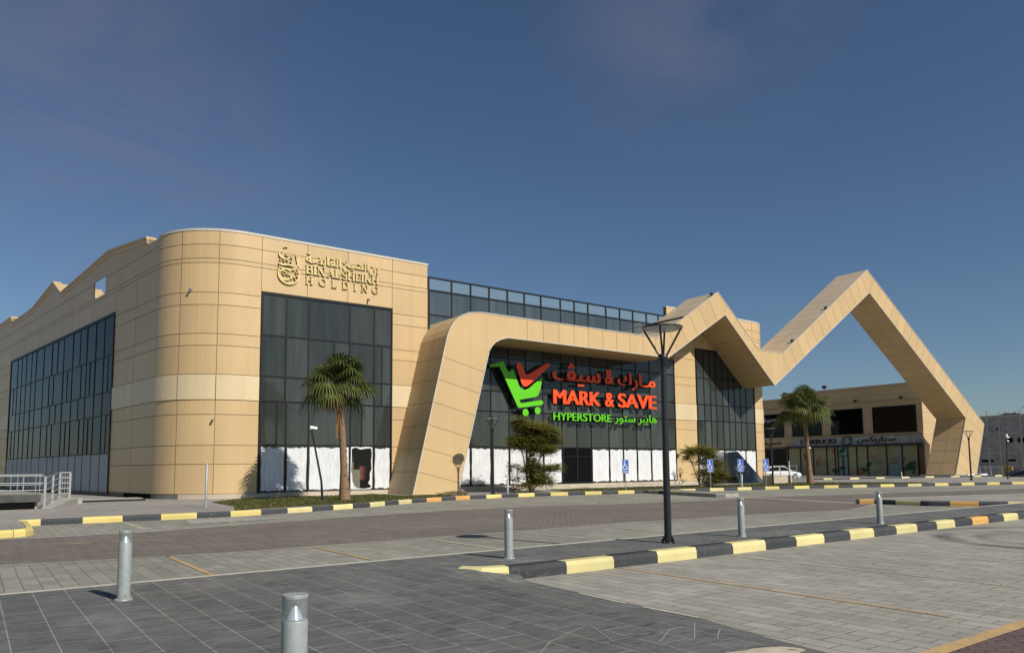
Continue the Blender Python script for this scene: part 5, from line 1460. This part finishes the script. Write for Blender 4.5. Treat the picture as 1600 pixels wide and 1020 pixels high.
tcx = shrub_tree('sparse_tree', (43.9, 36.4, 0), 'sparse olive tree with long leafy branches in front of the right window',
    [[(0, 0, 0, .09), (-.1, 0, .8, .07), (-.05, 0, 1.7, .05), (.3, 0, 2.6, .025)], [(.25, .1, 0, .07), (.7, .1, 1.0, .05), (1.3, .1, 1.9, .03)], [(-.1, 0, .3, .05), (-.7, 0, 1.5, .03), (-1.1, 0, 2.5, .015)], [(.1, 0, 0, .06), (1.2, 0, .8, .04), (2.2, 0, 1.3, .02)]],
    [(-.9, 0, 2.65, .8, .5, .30, .9), (-1.3, 0, 2.2, .45, .3, .3, .5), (.3, 0, 2.75, 1.0, .7, .35, 1.0), (1.3, 0, 2.45, .9, .6, .32, .9), (.8, 0, 1.9, .9, .6, .35, .75), (2.0, 0, 1.75, .8, .5, .35, .7), (1.5, 0, 1.1, 1.1, .6, .42, .9), (2.5, 0, .9, .7, .5, .35, .6), (.3, 0, 1.0, .6, .5, .4, .45), (1.6, 0, .45, .9, .5, .28, .5)],
    'leaf_olive', .12, 21000, 21, .5)
shrub_tree('young_shrub', (41.6, 36.6, 0), 'thin leafless looking shrub on the grass left of the sparse tree',
    [[(0, 0, 0, .025), (-.25, 0, .6, .016), (-.3, 0, 1.3, .008)], [(.1, 0, 0, .025), (.4, 0, .7, .015), (.5, 0, 1.4, .008)], [(0, 0, 0, .02), (.7, 0, .4, .012)]],
    [(-.25, 0, 1.1, .35, .3, .3, .6), (.45, 0, 1.2, .35, .3, .35, .6), (.6, 0, .5, .35, .3, .25, .5)], 'leaf_dark', .06, 420, 31, .6)
fl = shrub_tree('flower_bush', (45.2, 36.9, 0), 'low bush with small pink flowers at the foot of the sparse tree',
    [[(0, 0, 0, .02), (0, 0, .3, .01)]], [(0, 0, .25, .6, .35, .2, 1), (.5, 0, .2, .4, .3, .16, .7)], 'leaf_dark', .06, 900, 41, .7)
m = MB()
for k in range(260):
    q = Vector((45.2 + R.gauss(.2, .4), 36.8 + R.gauss(0, .2), abs(R.gauss(.3, .12)))); a = R.uniform(0, 6.28); d = Vector((math.cos(a), math.sin(a), .4)) * .035; e = Vector((-math.sin(a), math.cos(a), .3)) * .03
    m.face([q - d, q - e, q + d, q + e], 0)
m.build('flowers', M['flower'], fl)
# low clipped clump by the arch leg
cl_ = shrub_tree('ground_shrub', (23.1, 37.0, 0), 'low dark green clump at the tip of the grass by the left arch leg',
    [[(0, 0, 0, .02), (0, 0, .15, .01)]], [(0, 0, .12, .7, .5, .13, 1), (-.9, 0, .1, .6, .4, .1, .8)], 'leaf_olive', .05, 1700, 51, .8)

# ------------------------------------------------------------------ things between the store and the coffee shop
m = MB(); m.mesh([(55.2, 41.3, 0), (58.9, 41.3, 0), (57.0, 42.75, 2.85), (55.5, 42.75, 2.75), (55.2, 41.36, 0), (58.9, 41.36, 0), (57.0, 42.81, 2.85), (55.5, 42.81, 2.75)], [(0, 1, 2, 3), (5, 4, 7, 6), (1, 0, 4, 5), (2, 1, 5, 6), (3, 2, 6, 7), (0, 3, 7, 4)])  # flat slanted shape added for a dark patch on the white-painted glass
M['sheet'] = simple('grey_green_patch', (0.085, 0.105, 0.105), 0.4, 0.2, 0.5, 0.25, .8)
tag(m.build('slanted_patch', M['sheet']), 'dark grey green slanted patch over the white-painted glass behind the parking signs', 'sheet')
pl = world_thing('planter', 'low beige rendered planter in front of the white car', 'planter', (55.9, 38, 0))
m = MB(); m.box((55.0, 37.8, 0), (57.8, 38.8, .66)); m.build('box', M['plinth'], pl)
m = MB(); m.box((54.97, 37.77, .66), (57.83, 38.83, .72)); m.build('rim', M['coping'], pl)
m = MB(); m.box((58.0, 39.2, 0), (62.8, 39.5, .42)); tag(m.build('low_wall', M['dark_concrete']), 'low dark concrete wall behind the second palm', 'wall')
gr_ = world_thing('guard_rail', 'thin pale guard rail behind the beige planter', 'railing', (57, 39.4, 0))
m = MB()
for z in (1.50, 1.05, .8, .55): m.tube([(56.2, 39.6, z), (61.4, 39.6, z)], .02, 6)
m.build('rail', M['galv'], gr_)
for x in (56.25, 58.8, 61.35):
    m = MB(); m.tube([(x, 39.6, 0), (x, 39.6, 1.55)], .03, 8); m.build('post', M['galv'], gr_)

def make_car(name, label, paint_m, loc, rz):
    c_ = thing(name, label, 'car', loc, rz)
    # sections along the length: (x, half width, z low, z belt)
    prof_ = [(-2.25, .62, .42, .62, .70), (-2.15, .80, .30, .80, .88), (-1.6, .88, .22, .90, .98), (-.6, .90, .20, .88, .96), (.6, .90, .20, .86, .94), (1.4, .88, .22, .80, .88), (2.0, .80, .28, .66, .76), (2.28, .60, .40, .55, .62)]
    m = MB(); secs = []
    for x, w_, zl, zb, zt in prof_:
        secs.append([(x, -w_ * .92, zl), (x, -w_, (zl + zb) / 2), (x, -w_ * .97, zb), (x, -w_ * .86, zt), (x, 0, zt + .02), (x, w_ * .86, zt), (x, w_ * .97, zb), (x, w_, (zl + zb) / 2), (x, w_ * .92, zl)])
    for a, b in zip(secs, secs[1:]):
        for i in range(8): m.face([a[i], b[i], b[i + 1], a[i + 1]], 0, .5, True)
    m.face(secs[0], 0, .5); m.face(list(reversed(secs[-1])), 0, .5)
    body = m.build('body', paint_m, c_)
    roof = [(-1.95, .70, .96), (-1.15, .62, 1.38), (-.3, .60, 1.46), (.35, .60, 1.42), (1.25, .72, .90)]
    m = MB(); gm = MB()
    for (x0, w0, z0), (x1, w1, z1) in zip(roof, roof[1:]):
        m.face([(x0, -w0, z0), (x1, -w1, z1), (x1, w1, z1), (x0, w0, z0)], 0 if abs(z1 - z0) < .2 else 1, .5)
    for sg_ in (-1, 1):
        low = [(-1.95, sg_ * .80, .93), (1.25, sg_ * .80, .88)]
        up_ = [(x, sg_ * w_, z) for x, w_, z in roof]
        pts = [low[0], low[1]] + up_[::-1][1:-1]
        m.face(pts if sg_ < 0 else pts[::-1], 1, .5)
        for a, b in zip(up_, up_[1:]): m.tube([a, b], .035, 6, 0, .5)
        m.tube([(-.35, sg_ * .80, .92), (-.30, sg_ * .61, 1.45)], .03, 6, 0, .5)
    m.build('cabin', [paint_m, M['shopglass']], c_)
    for x in (-1.38, 1.38):
        for sg_ in (-1, 1):
            t = MB(); t.tube([(x, sg_ * .72, .32), (x, sg_ * .90, .32)], .32, 20, 0, .5); wh = t.build('wheel', M['tyre'], c_)
            t = MB(); t.tube([(x, sg_ * .88, .32), (x, sg_ * .91, .32)], .20, 14, 0, .5); t.build('rim', M['galv'], wh)
    for sg_ in (-1, 1):
        t = MB(); t.obox((2.10, sg_ * .55, .64), (.10, 0, -.03), (0, .17, 0), (.02, 0, .06)); t.build('headlight', M['mirror'], c_)
        t = MB(); t.obox((.85, sg_ * .95, .96), (.08, 0, 0), (0, .10, 0), (0, 0, .06)); t.build('door_mirror', paint_m, c_)
    return c_
make_car('parked_car', 'white car parked behind the beige planter and the guard rail', M['car_white'], (71.0, 48.0, -.02), math.radians(-28))
make_car('parked_car', 'black car with only its roof showing beyond the right arch foot', M['car_black'], (97.0, 33.6, -.72), math.radians(-40))

# ------------------------------------------------------------------ the coffee shop building on the right
CX = 100.0
cb = world_thing('shop_building', 'shaded tan two-storey shop building behind the arch, coffee shop below', 'building', (100, 46, 0))
def cf(o=0.0): return lambda y, z: Vector((CX - o, y, z))
def quad(mb, o, y0, y1, z0, z1, mi=0, tone=None):
    f = cf(o); mb.face([f(y1, z0), f(y0, z0), f(y0, z1), f(y1, z1)], mi, tone)
WIN = [(46.75, 52.55), (53.98, 58.7), (60.2, 64.95), (66.4, 71.0), (72.5, 78)]
m = MB()
ycuts = [45.95] + [v for a in WIN for v in a] + [90]
def cwall(y0, y1, z0, z1): quad(m, 0, y0 + .012, y1 - .012, z0 + .012, z1 - .012)
for z0, z1 in ((9.35, 10.1), (10.15, 11.0), (11.0, 12.1)):
    for a, b in ((45.95, 50.5), (50.5, 55), (55, 60), (60, 66.6)): cwall(a, b, z0, z1)
for z0, z1 in ((9.35, 10.1), (10.15, 11.4)):
    for a, b in ((66.6, 72), (72, 80), (80, 90)): cwall(a, b, z0, z1)
for (a, b) in zip(ycuts[::2], ycuts[1::2]):
    for z0, z1 in ((5.75, 7.6), (7.6, 9.35)): cwall(a, b, z0, z1)
for a, b in ((45.95, 55), (55, 65.1), (65.1, 78), (78, 90)): cwall(a, b, 5.45, 5.75)
for a, b in ((65.1, 72), (72, 80), (80, 90)): cwall(a, b, 4.3, 5.45)
# sunlit end wall
ez = [-.2, 1.6, 3.2, 4.3, 5.45, 7.0, 8.3, 9.4, 10.8, 12.1]
for z0, z1 in zip(ez, ez[1:]):
    for a, b in ((100, 102.8), (102.8, 105.6)): m.face([(a + .012, 45.95, z0 + .012), (b - .012, 45.95, z0 + .012), (b - .012, 45.95, z1 - .012), (a + .012, 45.95, z1 - .012)], 0)
m.build('wall', M['cafe'], cb)
m = MB(); m.box((100.02, 45.97, -.2), (105.6, 66.6, 12.08)); m.box((100.02, 66.62, -.2), (105.6, 90, 11.38)); m.build('wall_core', M['joint'], cb)
m = MB(); m.box((99.86, 45.82, 12.1), (105.7, 66.7, 12.36)); m.box((99.88, 66.72, 11.4), (105.7, 90, 11.66)); m.build('parapet_cap', M['cafe'], cb)
m = MB(); m.box((99.78, 45.8, 9.98), (99.99, 66.6, 10.12)); m.box((99.78, 66.6, 9.98), (99.99, 90, 10.12)); m.box((99.7, 45.9, 5.60), (99.985, 66.0, 5.72)); m.build('cornice', M['cafe'], cb)
for a, b in WIN:
    f = MB(); f.box((99.88, a, 5.78), (99.97, a + .08, 9.33)); f.box((99.88, b - .08, 5.78), (99.97, b, 9.33)); f.box((99.88, a + .08, 9.24), (99.97, b - .08, 9.33)); f.box((99.88, a + .08, 5.78), (99.97, b - .08, 5.86))
    fo = f.build('window', M['frame'], cb)
    gl = MB(); gl.box((99.93, a + .08, 5.86), (99.985, b - .08, 9.24), 0, .5); gl.build('pane', M['shopglass'], fo)
SB = MB(); SB.box((99.80, 45.9, 4.28), (99.98, 65.0, 5.44)); sbo = SB.build('sign_band', M['signband'], cb)
m = MB(); m.box((99.3, 45.85, 4.02), (99.98, 66.0, 4.26)); m.build('canopy', M['black'], cb)
# shopfront with printed film
sf = MB(); ymul = [46.75, 48.79, 50.86, 53.48, 55.04, 56.34, 57.81, 58.26, 59.54, 61.65, 63.73, 65.76]
for y in ymul: sf.box((99.78, y - .06, -.18), (99.95, y + .06, 4.02))
sf.box((99.8, 46.8, -.18), (99.93, 65.7, -.02)); sf.box((99.77, 56.2, 2.74), (99.96, 58.0, 2.86)); sf.box((99.76, 57.0, -.02), (99.96, 57.14, 2.74))
sfo = sf.build('shopfront', M['black'], cb)
m = MB()
for i, (a, b) in enumerate(zip(ymul, ymul[1:])):
    quad(m, .08, a + .06, b - .06, -.02, 4.02, 1 if i in (1, 5) else 0)
    if i == 1: quad(m, .086, a + .5, b - .06, 1.5, 4.0, 0)
fi = m.build('window_film', [M['vinyl'], M['vinyl_blue']], sfo)
m = MB()
def leafshape(y, z, L, ang, wd=.36, mi=0, o=.094):
    n = 10; d = (math.cos(ang), math.sin(ang)); e = (-d[1], d[0]); P_ = []
    for i in range(n + 1): t = i / n; P_.append((t, math.sin(math.pi * t ** .85) * wd * .5))
    P_ += [(t, -w_) for t, w_ in P_[::-1][1:-1]]
    m.face([cf(o)(y + L * (t * d[0] + w_ * e[0]), z + L * (t * d[1] + w_ * e[1])) for t, w_ in P_][::-1], mi, .5)
for i, (y, z, L, an, w_, mi) in enumerate(((48.4, 1.25, 1.6, 2.75, .42, 0), (48.7, .95, 1.5, 3.0, .5, 0), (47.6, .1, 1.5, 1.9, .2, 0), (48.3, 2.45, .9, -.8, .4, 1), (48.4, .75, .7, -.5, .5, 1), (51.5, 2.9, 2.4, -.25, .08, 1),
        (55.2, .72, 1.9, 3.1, .42, 0), (53.9, 1.25, 1.2, 2.6, .5, 0), (54.6, -.02, 1.2, 1.2, .9, 1), (57.8, .95, 1.2, 2.95, .4, 0), (58.9, .8, 1.2, 3.3, .5, 0), (57.7, 1.1, 1.1, 1.5, .22, 1), (57.6, 3.1, 1.3, 2.4, .55, 0), (58.9, 3.3, .9, 2.9, .7, 1),
        (62.2, 2.0, 1.6, .9, .5, 0), (61.2, 1.3, 1.2, 1.9, .5, 1), (60.6, 2.3, .5, 1.2, .6, 1))):
    leafshape(y, z, L, an, w_, mi, .094 + .002 * i)
m.build('printed_plant', [M['vleaf'], M['vflower']], fi)
m = MB()
for (yc, w_, zs_) in ((52.2, .75, (2.3, 1.95, 1.65)), (49.9, .55, (2.3, 2.0, 1.7)), (60.6, .75, (2.1, 1.8, 1.5)), (58.9, .3, (2.2, 1.9, 1.6))):
    for k, z in enumerate(zs_):
        for j in range(4):
            a = yc - w_ + j * w_ * .5; quad(m, .135, a + .04, a + w_ * .5 - R.uniform(.03, .1), z - .05, z + .05)
m.build('printed_text', M['vtext'], fi)
UC = (0, -1, 0)
def cword(name, body, ya, yb, z0, z1, mats, parent, bold, bd, x): return text_mesh(name, body, (x, ya, z0), UC, UZ, ya - yb, z1 - z0, .06, mats, parent, bold, bd)
cs = world_thing('coffee_sign', 'black coffee shop lettering in two scripts with a round green badge on the grey band', 'sign', (99.7, 56, 4.9))
BK = [M['s_black'], M['blackface']]
cword('lettering', 'STARBUCKS', 63.65, 57.85, 4.62, 5.22, BK, cs, 1, .05, 99.79)
cword('lettering', '\uFEB2\uFEDC\uFE91\uFEAD\uFE8E\uFE98\uFEB3', 54.85, 49.5, 4.48, 5.34, BK, cs, 1, .04, 99.79)
m = MB(); cy_, cz_ = 56.3, 4.90
m.prism([(99.70, cy_ + .74 * math.cos(t * math.pi / 16), cz_ + .74 * math.sin(t * math.pi / 16)) for t in range(32)][::-1], (.09, 0, 0), 0, 0, .5)
bd_ = m.build('badge', M['s_dkgreen'], cs)
m = MB(); TB = lambda x, z, o: Vector((99.70 - .004 - o, cy_ - x, cz_ + z))
st3 = lambda pts, w_, k, cl=False: stroke(m, pts, w_, .006, TB, .001 * k, 0, 0, cl)
st3(arc(0, 0, .50, .50, 0, 360, 32)[:-1], .035, 0, True)
st3([(-.12, .22), (-.06, .32), (0, .24), (.06, .32), (.12, .22)], .04, 1)
st3(arc(0, .06, .13, .15, 0, 360, 16)[:-1], .045, 2, True)
for k, x in enumerate((-1, 1)):
    st3([(x * .14, .15), (x * .22, -.05), (x * .18, -.28)], .05, 3 + k); st3([(x * .10, -.15), (x * .28, -.30), (x * .40, -.10)], .045, 5 + k)
st3([(0, -.12), (0, -.44)], .10, 8)
m.build('badge_emblem', M['s_white'], bd_)
ph = world_thing('pharmacy_sign', 'dark Arabic pharmacy lettering half hidden behind the store end', 'sign', (99.9, 68, 4.9))
cword('lettering', '\uFEF4\uFEDF\uFEAA\uFEF4\uFEBB', 71.5, 66.95, 4.4, 5.4, [M['s_brown'], M['s_brown']], ph, 1, .04, 99.97)
ph2 = world_thing('window_sign', 'white Arabic lettering on the dark upper window next to the store end', 'sign', (99.9, 68, 8.6))
cword('lettering', '\uFEF4\uFEDF\uFEAA\uFEF4\uFEBB', 70.9, 67.6, 8.1, 8.95, [M['s_white'], M['s_white']], ph2, 0, .04, 99.92)
# dark shop window under the pharmacy sign
m = MB(); m.box((99.9, 66.2, -.1), (99.985, 78, 4.0), 0, .5); m.build('pharmacy_window', M['shopglass'], cb)
for y, z, lab in ((54.8, 10.4, 'small dark floodlight under the coffee shop cornice, centre'), (48.5, 10.4, 'small dark floodlight under the coffee shop cornice near the arch')):
    t = MB(); t.obox((99.72, y, z), (.14, 0, -.05), (0, .16, 0), (.03, 0, .09)); t.box((99.8, y - .02, z - .02), (100.0, y + .02, z + .02))
    tag(t.build('floodlight', M['black']), lab, 'floodlight', 'floodlights on the coffee shop')
t = MB(); t.obox((101.2, 60.2, 12.95), (.16, 0, .04), (0, .28, 0), (-.03, 0, .2)); t.tube([(101.2, 60.2, 12.3), (101.2, 60.2, 12.8)], .05, 8)
tag(t.build('floodlight', M['black']), 'dark floodlight on the coffee shop roof above the palm', 'floodlight', 'floodlights on the coffee shop')
t = MB(); t.box((100.2, 66.1, 12.36), (100.6, 66.5, 12.6)); tag(t.build('roof_box', M['black']), 'small dark box on the corner of the coffee shop roof', 'box')
# paper boards by the arch foot
for (a, b, lab) in (((95.2, 39.05, LOT), (96.9, 39.12, .32), 'white board propped at the left of the arch foot base'), ((98.6, 39.05, LOT), (100.5, 39.12, .30), 'white board propped at the right end of the arch foot base')):
    m = MB(); m.box((a[0], 38.95, a[2]), (b[0], 39.03, b[2])); m.box((a[0] + .3, 38.93, a[2] + .1), (a[0] + .5, 38.945, b[2] - .1), 1); tag(m.build('white_board', [M['s_white'], M['signband']]), lab, 'board', 'white boards at the arch foot')
m = MB(); m.box((97.05, 38.9, LOT), (98.35, 39.25, .22)); m.box((97.15, 38.88, LOT + .08), (97.6, 38.895, .15), 0); tag(m.build('dark_cabinet', M['frame']), 'low dark cabinet between the two white boards', 'cabinet')

# ------------------------------------------------------------------ beyond: fences and the unfinished building
fe = world_thing('sheet_fence', 'patched corrugated metal site fence with one yellow panel', 'fence', (158, 64, -1.5))
for k, (y0, y1, mt) in enumerate(((62.5, 64.9, 'corr'), (60.6, 62.4, 'corr'), (58.6, 60.5, 'corr'), (56.9, 58.5, 'corr_yellow'))):
    m = MB(); n = 14
    for i in range(n):
        a, b = y0 + (y1 - y0) * i / n, y0 + (y1 - y0) * (i + 1) / n; o0, o1 = (.05 if i % 2 else -.05), (-.05 if i % 2 else .05)
        m.face([(158 + o0, b, -1.5), (158 + o1, a, -1.5), (158 + o1, a, .85 + .1 * (k % 2)), (158 + o0, b, .85 + .1 * (k % 2))], 0)
    m.box((158.06, y0, -1.5), (158.14, y0 + .1, .8)); m.build('fence_panel', M[mt], fe)
hf = world_thing('hoarding', 'plain purple hoarding beside the corrugated fence', 'fence', (158, 50, -1.5))
for k in range(5):
    m = MB(); m.box((158, 56.7 - 3 * (k + 1) + .02, -1.5), (158.08, 56.7 - 3 * k - .02, .33)); m.build('panel', M['hoard'], hf)
gb = world_thing('unfinished_building', 'unfinished three-storey grey block building with bare concrete frame', 'building', (190, 70, -1.5))
m = MB(); WN = [(68.0, 69.3, 6.1, 7.15), (65.6, 67.0, 6.1, 7.15), (72.2, 74.6, 1.75, 2.3), (67.7, 69.2, 1.85, 2.35), (64.6, 66.0, 1.85, 2.35), (70.3, 71.2, 9.1, 9.6)]
m.box((190.05, 63.0, -1.5), (204, 76.2, 12.4)); m.box((192.0, 50, -1.5), (206, 62.4, 11.5)); m.build('wall', M['block'], gb)
m = MB()
for z in (-.2, 4.0, 8.4, 12.2):
    m.box((189.93, 62.9, z - .28), (190.05, 76.3, z + .1))
for y in (63.15, 66.3, 70.6, 73.0, 76.0): m.box((189.96, y - .2, -1.5), (190.05, y + .2, 12.3))
for z in (3.6, 8.0, 11.4): m.box((191.9, 50, z - .3), (192.0, 62.4, z + .1))
m.box((189.9, 62.6, 12.3), (204, 76.4, 12.45)); M['frame_concrete'] = simple('bare_concrete_frame', (0.42, 0.40, 0.37), 0.9, 0, 0.2, 0.2, 0.8); m.build('concrete_frame', M['frame_concrete'], gb)
for (a, b, z0, z1) in WN:
    m = MB(); m.box((189.99, a, z0), (190.06, b, z1), 0, .5); m.build('window_opening', M['dark'], gb)
m = MB()
for y in (63.3, 66.4, 70.7, 73.1):
    for k in range(3): m.tube([(190.3 + .2 * k, y + R.uniform(-.2, .2), 12.4), (190.3 + .2 * k, y + R.uniform(-.3, .3), 13.0 + R.uniform(0, .7))], .03, 4)
m.tube([(190.4, 63.4, 12.4), (190.4, 63.4, 13.6), (190.4, 64.1, 14.0), (190.4, 65.6, 14.1), (190.4, 66.1, 13.7)], .06, 5)
for k in range(6): m.box((190.3, 66.5 + k * .65, 12.45), (190.9, 66.5 + k * .65 + .5, 12.6 + R.uniform(0, .35)))
m.build('roof_clutter', M['dark_concrete'], gb)
m = MB(); m.lathe([(.5, 0), (.5, 1.6), (.3, 1.9), (0, 1.95)], (193.2, 61.8, 11.5), 12); m.build('water_tank', M['s_white'], gb)
